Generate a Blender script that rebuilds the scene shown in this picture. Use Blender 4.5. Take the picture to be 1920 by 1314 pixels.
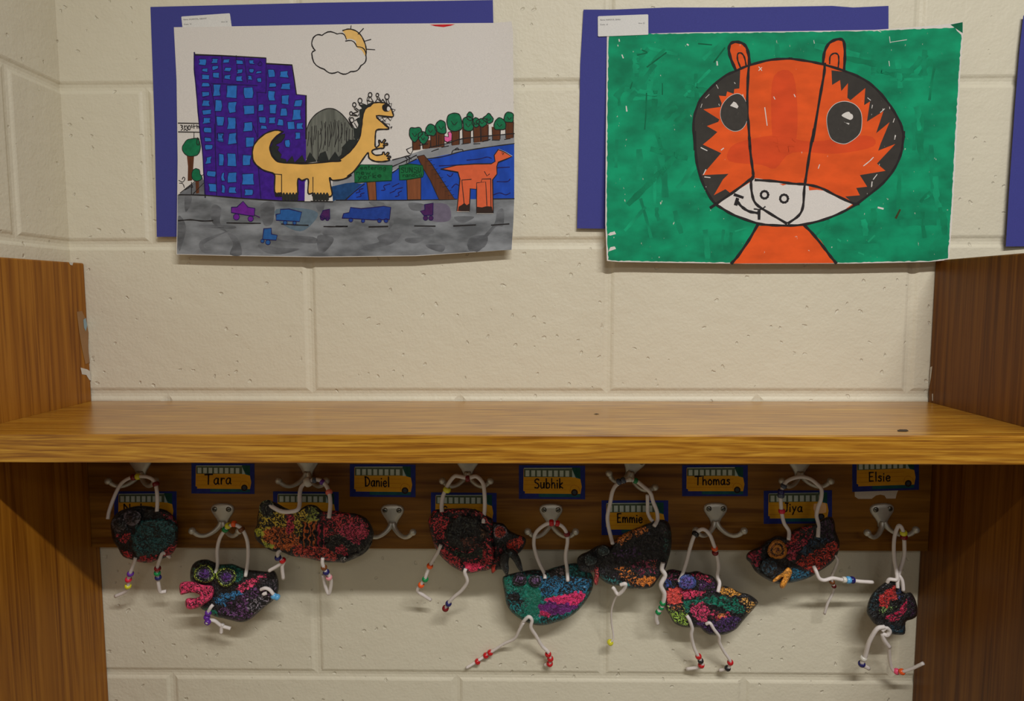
import bpy, bmesh, math, random
import numpy as np
from mathutils import Vector, Matrix, noise, geometry

for o in list(bpy.data.objects):
    bpy.data.objects.remove(o)
scn = bpy.context.scene
random.seed(7)

# ------------------------------------------------------------------ camera
F = 1221.7
CX, CD, CZ = 0.081, 0.8849, 1.3447          # the camera stands 0.88 m in front of the back wall (y = 0)
YAW, PIT, ROL = -0.0165, 0.0847, 0.0019
def _rot():
    c, s = math.cos(YAW), math.sin(YAW); A = np.array([[c, -s, 0], [s, c, 0], [0, 0, 1]])
    c, s = math.cos(PIT), math.sin(PIT); B = np.array([[1, 0, 0], [0, c, -s], [0, s, c]])
    c, s = math.cos(ROL), math.sin(ROL); D = np.array([[c, 0, -s], [0, 1, 0], [s, 0, c]])
    return D @ B @ A
RM = _rot()
cam_d = bpy.data.cameras.new('camera'); cam = bpy.data.objects.new('camera', cam_d)
scn.collection.objects.link(cam); scn.camera = cam
cam_d.sensor_width = 36.0; cam_d.lens = F * 36.0 / 1920.0
cam_d.clip_start = 0.02
r_, f_, u_ = RM[0], RM[1], RM[2]
cam.matrix_world = Matrix(((r_[0], u_[0], -f_[0], CX), (r_[1], u_[1], -f_[1], -CD), (r_[2], u_[2], -f_[2], CZ), (0, 0, 0, 1)))

# ------------------------------------------------------------------ light
world = bpy.data.worlds.new('room_air'); scn.world = world; world.use_nodes = True
bg = world.node_tree.nodes['Background']
bg.inputs['Color'].default_value = (1.0, 0.95, 0.88, 1); bg.inputs['Strength'].default_value = 0.10
def area_light(name, loc, target, sx, sy, power, col):
    d = bpy.data.lights.new(name, 'AREA'); d.shape = 'RECTANGLE'; d.size = sx; d.size_y = sy; d.energy = power; d.color = col
    o = bpy.data.objects.new(name, d); scn.collection.objects.link(o)
    o.location = loc
    v = Vector(target) - Vector(loc)
    z = -v.normalized(); x = Vector((1, 0, 0)); y = z.cross(x).normalized(); x = y.cross(z).normalized()
    o.matrix_world = Matrix(((x.x, y.x, z.x, loc[0]), (x.y, y.y, z.y, loc[1]), (x.z, y.z, z.z, loc[2]), (0, 0, 0, 1)))
    return o
area_light('ceiling_tube_light', (0.60, -1.35, 2.44), (0.6, -1.349, 1.2), 1.05, 0.05, 37, (1.0, 0.98, 0.95))
area_light('ceiling_tube_light', (0.6, -3.4, 2.75), (0.1, 0, 1.2), 1.2, 0.3, 8, (1.0, 0.98, 0.95))
scn.view_settings.view_transform = 'Standard'; scn.view_settings.look = 'None'
scn.view_settings.exposure = 0.0; scn.view_settings.gamma = 1.0
scn.view_settings.use_curve_mapping = False

# ------------------------------------------------------------------ helpers
def ray(px, py):
    return RM.T @ np.array([(px - 960) / F, 1.0, -(py - 657) / F])
def P(px, py, y=0.0):
    """world point on the plane y = const that the photo shows at px, py"""
    d = ray(px, py); t = (y + CD) / d[1]
    return Vector((CX + d[0] * t, y, CZ + d[2] * t))
def PXp(px, py, X):
    d = ray(px, py); t = (X - CX) / d[0]
    return Vector((X, -CD + d[1] * t, CZ + d[2] * t))
def Cr(ox, oy, s):
    return lambda pts: [(ox + p[0] / s, oy + p[1] / s) + tuple(p[2:]) for p in pts]
def lin(c):
    out = []
    for v in c[:3]:
        v = v / 255.0
        out.append(v / 12.92 if v <= 0.04045 else ((v + 0.055) / 1.055) ** 2.4)
    return out
def rgba(c): return (*lin(c), 1.0)
def mesh_obj(name, verts, faces, mats, parent=None, midx=None, smooth=False, loc=None):
    me = bpy.data.meshes.new(name)
    off = Vector(loc) if loc is not None else None
    vs = [tuple(Vector(v) - off) for v in verts] if off is not None else [tuple(v) for v in verts]
    me.from_pydata(vs, [], faces); me.update()
    for m in (mats if isinstance(mats, (list, tuple)) else [mats]): me.materials.append(m)
    if midx is not None: me.polygons.foreach_set('material_index', midx)
    if smooth: me.polygons.foreach_set('use_smooth', [True] * len(me.polygons))
    o = bpy.data.objects.new(name, me); scn.collection.objects.link(o)
    if off is not None: o.location = off
    if parent is not None:
        o.parent = parent
        if off is None: o.location = -parent.location
        else: o.location = off - parent.location
    return o
def empty(name, loc):
    o = bpy.data.objects.new(name, None); scn.collection.objects.link(o); o.location = loc
    o.empty_display_size = 0.02
    return o
def tag(o, label=None, cat=None, group=None, kind=None):
    if label: o['label'] = label
    if cat: o['category'] = cat
    if group: o['group'] = group
    if kind: o['kind'] = kind
    return o
def box(x0, x1, y0, y1, z0, z1):
    v = [(x, y, z) for x in (x0, x1) for y in (y0, y1) for z in (z0, z1)]
    f = [(0, 1, 3, 2), (4, 6, 7, 5), (0, 4, 5, 1), (2, 3, 7, 6), (0, 2, 6, 4), (1, 5, 7, 3)]
    return v, f
def bevel_mod(o, w, seg=2):
    m = o.modifiers.new('bevel', 'BEVEL'); m.width = w; m.segments = seg; m.limit_method = 'ANGLE'; m.angle_limit = 0.6
def catmull(pts, n=6):
    pts = [np.array(p, float) for p in pts]
    if len(pts) < 3: 
        return [tuple(pts[0] + (pts[-1] - pts[0]) * i / n) for i in range(n + 1)]
    out = []
    q = [2 * pts[0] - pts[1]] + pts + [2 * pts[-1] - pts[-2]]
    for i in range(1, len(q) - 2):
        for k in range(n):
            t = k / n
            a, b, c, d = q[i - 1], q[i], q[i + 1], q[i + 2]
            out.append(tuple(0.5 * ((2 * b) + (c - a) * t + (2 * a - 5 * b + 4 * c - d) * t * t + (3 * b - a - 3 * c + d) * t ** 3)))
    out.append(tuple(pts[-1])); return out

# ------------------------------------------------------------------ materials
def nmat(name, rough=0.6, spec=0.3):
    m = bpy.data.materials.new(name); m.use_nodes = True
    nt = m.node_tree; b = nt.nodes['Principled BSDF']
    b.inputs['Roughness'].default_value = rough; b.inputs['Specular IOR Level'].default_value = spec
    return m, nt, b
def N(nt, t, **kw):
    n = nt.nodes.new(t)
    for k, v in kw.items():
        if k in n.inputs: n.inputs[k].default_value = v
        else: setattr(n, k, v)
    return n
def ramp(nt, fac, stops):
    r = nt.nodes.new('ShaderNodeValToRGB'); e = r.color_ramp.elements
    while len(e) > 1: e.remove(e[-1])
    e[0].position = stops[0][0]; e[0].color = stops[0][1]
    for p, c in stops[1:]:
        x = e.new(p); x.color = c
    nt.links.new(fac, r.inputs[0]); return r
def coords(nt, scale=(1, 1, 1), rot=(0, 0, 0)):
    tc = nt.nodes.new('ShaderNodeTexCoord'); mp = nt.nodes.new('ShaderNodeMapping')
    mp.inputs['Scale'].default_value = scale; mp.inputs['Rotation'].default_value = rot
    nt.links.new(tc.outputs['Object'], mp.inputs[0]); return mp.outputs[0]
def plain(name, c, rough=0.5, spec=0.4, metal=0.0, var=0.06, sc=60, bump=0.0):
    m, nt, b = nmat(name, rough, spec); b.inputs['Metallic'].default_value = metal
    co = coords(nt); n = N(nt, 'ShaderNodeTexNoise', Scale=sc, Detail=3.0); nt.links.new(co, n.inputs['Vector'])
    c = lin(c); lo = [v * (1 - var) for v in c]; hi = [min(1, v * (1 + var)) for v in c]
    r = ramp(nt, n.outputs[0], [(0.3, (*lo, 1)), (0.7, (*hi, 1))]); nt.links.new(r.outputs[0], b.inputs['Base Color'])
    if bump:
        bp = N(nt, 'ShaderNodeBump', Strength=0.5, Distance=bump); nt.links.new(n.outputs[0], bp.inputs['Height']); nt.links.new(bp.outputs[0], b.inputs['Normal'])
    return m
_mk = {}
def marker(c, var=0.18, sc=(160, 160, 160), rough=0.75, specks=0.0, key=None):
    k = (c, var, sc, specks)
    if k in _mk: return _mk[k]
    m, nt, b = nmat('marker_ink', rough, 0.2)
    co = coords(nt, sc)
    n = N(nt, 'ShaderNodeTexNoise', Scale=1.0, Detail=4.0); nt.links.new(co, n.inputs['Vector'])
    l = lin(c)
    r = ramp(nt, n.outputs[0], [(0.32, (*[v * (1 - var) for v in l], 1)), (0.5, (*l, 1)), (0.68, (*[min(1, v * (1 + var)) for v in l], 1))])
    out = r.outputs[0]
    if specks:
        co2 = coords(nt, (230, 230, 120))
        n2 = N(nt, 'ShaderNodeTexNoise', Scale=1.0, Detail=3.0); nt.links.new(co2, n2.inputs['Vector'])
        r2 = ramp(nt, n2.outputs[0], [(specks, (0, 0, 0, 1)), (specks + 0.04, (1, 1, 1, 1))])
        mx = N(nt, 'ShaderNodeMix', data_type='RGBA'); nt.links.new(r2.outputs[0], mx.inputs[0]); nt.links.new(out, mx.inputs[6])
        mx.inputs[7].default_value = rgba((205, 202, 190)); out = mx.outputs[2]
    nt.links.new(out, b.inputs['Base Color']); _mk[k] = m; return m

def wall_paint():
    m, nt, b = nmat('cream_block_paint', 0.5, 0.35)
    co = coords(nt)
    n1 = N(nt, 'ShaderNodeTexNoise', Scale=3.0, Detail=3.0); nt.links.new(co, n1.inputs['Vector'])
    r = ramp(nt, n1.outputs[0], [(0.3, rgba((210, 202, 180))), (0.7, rgba((217, 210, 188)))])
    nt.links.new(r.outputs[0], b.inputs['Base Color'])
    # orange peel, soft waves and pock marks
    n2 = N(nt, 'ShaderNodeTexNoise', Scale=260.0, Detail=3.0); nt.links.new(co, n2.inputs['Vector'])
    n3 = N(nt, 'ShaderNodeTexNoise', Scale=45.0, Detail=2.0); nt.links.new(co, n3.inputs['Vector'])
    ws = N(nt, 'ShaderNodeTexNoise', Scale=90.0, Detail=2.0); nt.links.new(co, ws.inputs['Vector'])
    wm = N(nt, 'ShaderNodeVectorMath', operation='MULTIPLY_ADD'); nt.links.new(ws.outputs['Color'], wm.inputs[0]); wm.inputs[1].default_value = (0.012, 0.012, 0.012); nt.links.new(co, wm.inputs[2])
    v = N(nt, 'ShaderNodeTexVoronoi', Scale=66.0); nt.links.new(wm.outputs[0], v.inputs['Vector'])
    pr = ramp(nt, v.outputs['Distance'], [(0.0, (0, 0, 0, 1)), (0.10, (0.1, 0.1, 0.1, 1)), (0.17, (1, 1, 1, 1))])
    sel = N(nt, 'ShaderNodeSeparateColor'); nt.links.new(v.outputs['Color'], sel.inputs[0])
    gt = N(nt, 'ShaderNodeMath', operation='GREATER_THAN'); nt.links.new(sel.outputs[0], gt.inputs[0]); gt.inputs[1].default_value = 0.60
    inv = N(nt, 'ShaderNodeMath', operation='SUBTRACT'); inv.inputs[0].default_value = 1.0; nt.links.new(pr.outputs[0], inv.inputs[1])
    pit = N(nt, 'ShaderNodeMath', operation='MULTIPLY'); nt.links.new(inv.outputs[0], pit.inputs[0]); nt.links.new(gt.outputs[0], pit.inputs[1])
    a = N(nt, 'ShaderNodeMath', operation='MULTIPLY_ADD'); nt.links.new(n2.outputs[0], a.inputs[0]); a.inputs[1].default_value = 0.45; 
    a2 = N(nt, 'ShaderNodeMath', operation='MULTIPLY'); nt.links.new(n3.outputs[0], a2.inputs[0]); a2.inputs[1].default_value = 1.0
    nt.links.new(a2.outputs[0], a.inputs[2])
    s = N(nt, 'ShaderNodeMath', operation='SUBTRACT'); nt.links.new(a.outputs[0], s.inputs[0]); nt.links.new(pit.outputs[0], s.inputs[1])
    bp = N(nt, 'ShaderNodeBump', Strength=0.7, Distance=0.0016); nt.links.new(s.outputs[0], bp.inputs['Height']); nt.links.new(bp.outputs[0], b.inputs['Normal'])
    return m
def wood(name, c0, c1, c2, scale, rough=0.35, streak=1.0, seed=0.0, cathedral=None):
    """grain runs along the axis with the smallest scale"""
    m, nt, b = nmat(name, rough, 0.5 if 'shelf' in name else 0.2)
    tc = nt.nodes.new('ShaderNodeTexCoord'); mp = nt.nodes.new('ShaderNodeMapping')
    mp.inputs['Scale'].default_value = scale; mp.inputs['Location'].default_value = (seed, seed * 1.7, seed * 0.6)
    nt.links.new(tc.outputs['Object'], mp.inputs[0]); co = mp.outputs[0]
    n1 = N(nt, 'ShaderNodeTexNoise', Scale=0.35, Detail=2.0, Distortion=0.6); nt.links.new(co, n1.inputs['Vector'])
    n2 = N(nt, 'ShaderNodeTexNoise', Scale=2.2, Detail=6.0, Roughness=0.65); nt.links.new(co, n2.inputs['Vector'])
    md = N(nt, 'ShaderNodeMath', operation='MULTIPLY_ADD'); nt.links.new(n1.outputs[0], md.inputs[0]); md.inputs[1].default_value = 9.0
    nt.links.new(n2.outputs[0], md.inputs[2])
    fr = N(nt, 'ShaderNodeMath', operation='PINGPONG'); nt.links.new(md.outputs[0], fr.inputs[0]); fr.inputs[1].default_value = 0.5
    mx = N(nt, 'ShaderNodeMath', operation='MULTIPLY_ADD'); nt.links.new(fr.outputs[0], mx.inputs[0]); mx.inputs[1].default_value = 0.55 * streak
    h = N(nt, 'ShaderNodeMath', operation='MULTIPLY'); nt.links.new(n2.outputs[0], h.inputs[0]); h.inputs[1].default_value = 0.95
    nt.links.new(h.outputs[0], mx.inputs[2])
    r = ramp(nt, mx.outputs[0], [(0.32, rgba(c0)), (0.58, rgba(c1)), (0.85, rgba(c2))])
    # fine dark pores
    mp2 = nt.nodes.new('ShaderNodeMapping'); mp2.inputs['Scale'].default_value = tuple(v * 3.2 for v in scale); nt.links.new(tc.outputs['Object'], mp2.inputs[0])
    n4 = N(nt, 'ShaderNodeTexNoise', Scale=1.0, Detail=2.0); nt.links.new(mp2.outputs[0], n4.inputs['Vector'])
    r4 = ramp(nt, n4.outputs[0], [(0.34, (0.60, 0.50, 0.42, 1)), (0.46, (1, 1, 1, 1))])
    mc = N(nt, 'ShaderNodeMix', data_type='RGBA', blend_type='MULTIPLY'); mc.inputs[0].default_value = 0.8
    nt.links.new(r.outputs[0], mc.inputs[6]); nt.links.new(r4.outputs[0], mc.inputs[7])
    nt.links.new(mc.outputs[2], b.inputs['Base Color'])
    bp = N(nt, 'ShaderNodeBump', Strength=0.15, Distance=0.0006); nt.links.new(n4.outputs[0], bp.inputs['Height']); nt.links.new(bp.outputs[0], b.inputs['Normal'])
    b.inputs['Coat Weight'].default_value = 0.35 if 'shelf' in name else 0.06; b.inputs['Coat Roughness'].default_value = 0.22
    return m
def paper(name, c, var=0.03, rough=0.8):
    m, nt, b = nmat(name, rough, 0.2)
    co = coords(nt); n = N(nt, 'ShaderNodeTexNoise', Scale=900.0, Detail=2.0); nt.links.new(co, n.inputs['Vector'])
    l = lin(c); r = ramp(nt, n.outputs[0], [(0.3, (*[v * (1 - var * 2) for v in l], 1)), (0.7, (*[min(1, v * (1 + var * 2)) for v in l], 1))])
    nt.links.new(r.outputs[0], b.inputs['Base Color'])
    n2 = N(nt, 'ShaderNodeTexNoise', Scale=9.0, Detail=1.0); nt.links.new(co, n2.inputs['Vector'])
    bp = N(nt, 'ShaderNodeBump', Strength=0.25, Distance=0.002); nt.links.new(n2.outputs[0], bp.inputs['Height']); nt.links.new(bp.outputs[0], b.inputs['Normal'])
    return m

# ------------------------------------------------------------------ setting
WALL = wall_paint()
XL, XR = -0.5159, 0.6306
ZS = 1.2                                  # top of the shelf
ZT = 1.3892                               # top of the side panels
XC = -0.5352                              # room corner
SH_D, SH_T = 0.2182, 0.0304
z0 = P(1000, 158).z; z1 = P(1000, 455).z; z2 = P(900, 738).z; z3 = P(1000, 1267).z
zm = (z2 + z3) / 2; H_ = 0.2032
zl = [0.0, z3 - 5 * H_, z3 - 4 * H_, z3 - 3 * H_, z3 - 2 * H_, z3 - H_, z3, zm, z2, z1, z0, z0 + H_, z0 + 2 * H_, z0 + 3 * H_, z0 + 4 * H_, z0 + 5 * H_]
zl = [z for z in zl if z < 2.7]
zl = sorted(zl)
def block_wall(name, rows, mapf, umin, umax):
    """painted concrete blocks: raised chamfered faces with a recessed concave joint between them"""
    V, Fc = [], []
    prof = [(0.0085, 0.0), (0.0066, 0.0006), (0.0040, 0.0019), (0.0, 0.0024)]
    for zlo, zhi, joints in rows:
        us = [umin] + sorted(j for j in joints if umin < j < umax) + [umax]
        for a, b in zip(us[:-1], us[1:]):
            rings = []
            for ins, dep in prof:
                i0 = len(V)
                ia = ins if a > umin else 0.0; ib = ins if b < umax else 0.0
                c = [(a + ia, zlo + ins), (b - ib, zlo + ins), (b - ib, zhi - ins), (a + ia, zhi - ins)]
                V += [mapf(u, z, dep) for u, z in c]; rings.append(i0)
            Fc.append(tuple(range(rings[0], rings[0] + 4)))
            for r0, r1 in zip(rings[:-1], rings[1:]):
                for k in range(4):
                    Fc.append((r0 + k, r1 + k, r1 + (k + 1) % 4, r0 + (k + 1) % 4))
    i0 = len(V); zt, zb = rows[-1][1], rows[0][0]
    V += [mapf(umin, zb, .12), mapf(umax, zb, .12), mapf(umax, zt, .12), mapf(umin, zt, .12)]; Fc.append((i0, i0 + 3, i0 + 2, i0 + 1))
    o = mesh_obj(name, V, Fc, WALL); return o
B_ = 0.4064
rows = []
xa = P(582, 600).x; xb = P(1139.5, 600).x
known = {z1: None}
for lo, hi in zip(zl[:-1], zl[1:]):
    k = zl.index(lo)
    mid = (lo + hi) / 2
    base = None
    if abs(hi - z1) < 1e-6 : js = [xa, xb, xb + B_, xa - B_]
    elif abs(hi - z0) < 1e-6: js = [P(277, 300).x, P(857, 300).x, P(1430, 300).x, P(1430, 300).x + B_]
    elif abs(lo - z0) < 1e-6: js = [P(557, 80).x, P(1141, 80).x, P(1723, 80).x, P(1723, 80).x + B_]
    elif abs(hi - z3) < 1e-6: js = [P(324, 1300).x, P(857, 1300).x, P(1394, 1300).x, P(1394, 1300).x + B_]
    elif abs(lo - z3) < 1e-6: js = [P(595, 1215).x, P(1131, 1215).x, P(1131, 1215).x + B_]
    else:
        par = int(round((hi - z1) / H_)) % 2
        js = [xa + B_ * n + (B_ / 2 if par else 0) for n in range(-4, 6)]
    rows.append((lo, hi, js))
wb = block_wall('wall_back', rows, lambda u, z, d: (u, d, z), XC - 0.004, 1.9); tag(wb, kind='structure')
jl = PXp(22, 300, XC).y
rows2 = []
for i, (lo, hi) in enumerate(zip(zl[:-1], zl[1:])):
    par = int(round((hi - z0) / H_)) % 2
    js = [-(-jl + B_ * n + (B_ / 2 if par else 0)) for n in range(-1, 6)]
    rows2.append((lo, hi, js))
def mapleft(u, z, d): return (XC - d, u, z)
wl = block_wall('wall_left', rows2, mapleft, -1.0, 0.004)
for p in wl.data.polygons: p.flip()
tag(wl, kind='structure')
v, f = box(-0.8, 2.0, -2.6, 0.12, -0.02, 0.0)
fl = mesh_obj('floor', v, f, plain('floor_tile', (170, 160, 140), 0.4)); tag(fl, kind='structure')

# ------------------------------------------------------------------ wooden cubby
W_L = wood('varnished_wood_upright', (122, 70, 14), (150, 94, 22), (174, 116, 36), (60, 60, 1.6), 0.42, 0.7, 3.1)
W_R = wood('varnished_wood_upright_shaded', (88, 48, 8), (114, 68, 16), (134, 86, 24), (60, 60, 1.3), 0.42, 0.7, 9.4)  # same wood as the left upright, shade on this side mixed into darker colours
W_S = wood('varnished_shelf_wood', (120, 70, 10), (164, 110, 24), (198, 148, 50), (5.0, 130, 130), 0.30, 0.9, 5.0)
W_B = wood('dark_rail_wood', (102, 64, 18), (130, 86, 28), (150, 104, 38), (1.8, 40, 40), 0.4, 0.5, 1.0)
PAINT_SM = plain('dried_paint_smear', (205, 200, 190), 0.6); PAINT_TH = plain('thin_paint_film', (150, 112, 72), 0.5); PAINT_BL = plain('dried_blue_paint', (140, 165, 175), 0.6)
def poly_patch(V, Fc, pts, n):
    i = len(V); V += pts; Fc.append(tuple(range(i, i + len(pts))))
def smear(V, Fc, MI, px_pts, X, mat):
    poly = [PXp(a, b, X + 0.0004) for a, b in px_pts]
    poly_patch(V, Fc, poly, 0); MI.append(mat)
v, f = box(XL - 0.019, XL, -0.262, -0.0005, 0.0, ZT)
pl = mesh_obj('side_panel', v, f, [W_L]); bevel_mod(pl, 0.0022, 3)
def smear_part(parent, px_pts, X, mat, label):
    V, Fc, MI = [], [], []; smear(V, Fc, MI, px_pts, X, 0)
    tag(mesh_obj('dried_paint_smear', V, Fc, [mat], parent=parent, midx=MI), label)
k = Cr(0, 470, 3.058)
smear_part(pl, k([(440, 350), (470, 345), (495, 400), (508, 470), (505, 560), (515, 640), (490, 650), (470, 560), (455, 470)]), XL, PAINT_TH, 'thin greyish paint smear')
smear_part(pl, k([(478, 395), (492, 385), (500, 430), (492, 462), (482, 440)]), XL + 0.0003, PAINT_BL, 'small pale blue paint smear')
smear_part(pl, k([(462, 670), (500, 680), (515, 690), (523, 745), (512, 740), (495, 712), (470, 708)]), XL, PAINT_SM, 'white dried paint smear')
smear_part(pl, k([(395, 66), (420, 68), (415, 84), (402, 80)]), XL, PAINT_SM, 'chip at the top edge')
tag(pl, 'left golden wooden side panel of the cubby with pale paint smears', 'cubby panel', 'wooden uprights of the cubby')
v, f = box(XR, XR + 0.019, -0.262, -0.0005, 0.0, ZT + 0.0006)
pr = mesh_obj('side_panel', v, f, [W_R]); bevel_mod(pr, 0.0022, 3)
k = Cr(1720, 380, 2.985)
smear_part(pr, k([(72, 920), (84, 915), (76, 980), (66, 1030)]), XR - 0.0008, PAINT_SM, 'white paint chip')
smear_part(pr, k([(82, 1070), (88, 1068), (88, 1108), (83, 1108)]), XR - 0.0008, PAINT_SM, 'white paint chip')
tag(pr, 'right wooden side panel of the cubby with painted-in shade, beside the tiger drawing', 'cubby panel', 'wooden uprights of the cubby')

v, f = box(XL + 0.0004, XR - 0.0004, -SH_D, -0.0005, ZS - SH_T, ZS)
sh = mesh_obj('wooden_shelf', v, f, [W_S]); bevel_mod(sh, 0.0012, 2)
tag(sh, 'thick varnished wooden shelf spanning the cubby above the coat hooks', 'shelf')
MARK = plain('dark_scuff', (52, 36, 24), 0.6)
def PZ(px, py, Z):
    d = ray(px, py); t = (Z - CZ) / d[2]
    return Vector((CX + d[0] * t, -CD + d[1] * t, Z))
for pts in ([(1682, 806.5), (1687, 804.8), (1700, 805), (1704, 807.5), (1699, 809), (1684, 808.6)], [(1113, 776), (1118, 774.8), (1124, 776), (1118, 777)]):
    V, Fc = [], []
    poly_patch(V, Fc, [PZ(a, b, ZS + 0.0003) for a, b in pts][::-1], 0)
    tag(mesh_obj('scuff_mark', V, Fc, [MARK], parent=sh), 'dark scuff on the shelf top')
RB = P(960, 1030, -0.019).z
v, f = box(XL + 0.0004, XR - 0.0004, -0.019, -0.0005, RB, ZS - SH_T - 0.0004)
rl = mesh_obj('coat_hook_rail', v, f, [W_B]); bevel_mod(rl, 0.001, 2)
tag(rl, 'dark wooden rail carrying the double coat hooks under the shelf', 'hook rail')

# ------------------------------------------------------------------ flat drawn sheets
EPS = 0.00006
def smooth_poly(pts, n=4):
    p = [np.array(q[:2], float) for q in pts]; out = []; L = len(p)
    for i in range(L):
        a, b, c, d = p[i - 1], p[i], p[(i + 1) % L], p[(i + 2) % L]
        for k in range(n):
            t = k / n
            out.append(tuple(0.5 * ((2 * b) + (c - a) * t + (2 * a - 5 * b + 4 * c - d) * t * t + (3 * b - a - 3 * c + d) * t ** 3)))
    return out
def inside(poly, X, Y):
    poly = np.array(poly); r = np.zeros(X.shape, bool); j = len(poly) - 1
    for i in range(len(poly)):
        xi, yi = poly[i]; xj, yj = poly[j]
        c = ((yi > Y) != (yj > Y)) & (X < (xj - xi) * (Y - yi) / (yj - yi + 1e-12) + xi)
        r ^= c; j = i
    return r
def seg_dist(poly, X, Y):
    d = np.full(X.shape, 1e9); L = len(poly)
    for i in range(L):
        ax, ay = poly[i]; bx, by = poly[(i + 1) % L]
        vx, vy = bx - ax, by - ay; q = vx * vx + vy * vy + 1e-12
        t = np.clip(((X - ax) * vx + (Y - ay) * vy) / q, 0, 1)
        d = np.minimum(d, np.hypot(X - ax - t * vx, Y - ay - t * vy))
    return d
def cdt(poly, sp):
    """triangulate a polygon with interior points about sp apart"""
    b = []
    L = len(poly)
    for i in range(L):
        a, c = np.array(poly[i], float), np.array(poly[(i + 1) % L], float)
        n = max(1, int(math.ceil(np.hypot(*(c - a)) / sp)))
        for k in range(n): b.append(tuple(a + (c - a) * k / n))
    nb = len(b); bb = np.array(b)
    x0, y0 = bb.min(0); x1, y1 = bb.max(0)
    if (x1 - x0) > sp * 1.5 and (y1 - y0) > sp * 1.5:
        gx, gy = np.meshgrid(np.arange(x0 + sp * .5, x1, sp), np.arange(y0 + sp * .5, y1, sp * .87))
        gx = gx + (np.arange(gx.shape[0])[:, None] % 2) * sp * .5
        gx, gy = gx.ravel(), gy.ravel()
        m = inside(b, gx, gy); gx, gy = gx[m], gy[m]
        if len(gx):
            m = seg_dist(b, gx, gy) > sp * 0.45; gx, gy = gx[m], gy[m]
        pts = b + list(zip(gx.tolist(), gy.tolist()))
    else: pts = b
    vs = [Vector(p) for p in pts]
    ed = [(i, (i + 1) % nb) for i in range(nb)]
    r = geometry.delaunay_2d_cdt(vs, ed, [], 1, 1e-5)
    return [tuple(v) for v in r[0]], [tuple(f) for f in r[2]], b
class Sheet:
    def __init__(s, yf):
        s.V, s.F, s.M, s.mats, s.yf = [], [], [], [], yf
    def mi(s, m):
        if m not in s.mats: s.mats.append(m)
        return s.mats.index(m)
    def pt(s, x, y, layer): return P(x, y, s.yf(x, y) - layer * EPS)
    def fill(s, pts, m, layer, smooth=False, sp=14):
        pts = [p[:2] for p in pts]
        if smooth: pts = smooth_poly(pts)
        v, f, b = cdt(pts, sp); i0 = len(s.V); k = s.mi(m)
        s.V += [s.pt(x, y, layer) for x, y in v]
        for t in f:
            a = np.array([v[i] for i in t]); ar = sum(a[i][0] * a[(i + 1) % len(a)][1] - a[(i + 1) % len(a)][0] * a[i][1] for i in range(len(a)))
            t = t if ar < 0 else t[::-1]
            s.F.append(tuple(i0 + q for q in t)); s.M.append(k)
        return b
    def stroke(s, pts, w, m, layer, smooth=True, closed=False):
        pts = [tuple(p[:2]) for p in pts]
        if closed: pts = pts + [pts[0]]
        if smooth and len(pts) > 2: pts = [tuple(q) for q in catmull(pts, 4)]
        p = np.array(pts, float); k = s.mi(m); i0 = len(s.V); n = len(p)
        d = np.gradient(p, axis=0); ln = np.hypot(d[:, 0], d[:, 1]) + 1e-9; nx, ny = -d[:, 1] / ln, d[:, 0] / ln
        e = w * .3; t0 = d[0] / ln[0]; t1 = d[-1] / ln[-1]; p[0] -= t0 * e; p[-1] += t1 * e
        for i in range(n):
            ww = w * .5 * (0.92 + 0.16 * math.sin(i * 1.7 + pts[0][0]))
            s.V += [s.pt(p[i][0] + nx[i] * ww, p[i][1] + ny[i] * ww, layer), s.pt(p[i][0] - nx[i] * ww, p[i][1] - ny[i] * ww, layer)]
        for i in range(n - 1):
            s.F.append((i0 + 2 * i, i0 + 2 * i + 2, i0 + 2 * i + 3, i0 + 2 * i + 1)); s.M.append(k)
    def line(s, pts, m, layer, w=2.0): s.stroke(pts, w, m, layer, smooth=False)
    def back(s, b, m, th=0.0003):
        """closes the sheet with an edge and a rear face"""
        k = s.mi(m); i0 = len(s.V); n = len(b)
        s.V += [s.pt(x, y, 0) for x, y in b] + [s.pt(x, y, 0) + Vector((0, th, 0)) for x, y in b]
        for i in range(n):
            j = (i + 1) % n; s.F.append((i0 + i, i0 + j, i0 + n + j, i0 + n + i)); s.M.append(k)
        v, f, _ = cdt(b, 14); i0 = len(s.V)
        s.V += [s.pt(x, y, 0) + Vector((0, th, 0)) for x, y in v]
        for t in f: s.F.append(tuple(i0 + q for q in t)); s.M.append(k)
    def build(s, name, parent=None, loc=None):
        return mesh_obj(name, s.V, s.F, s.mats, parent=parent, midx=s.M, loc=loc)

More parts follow.
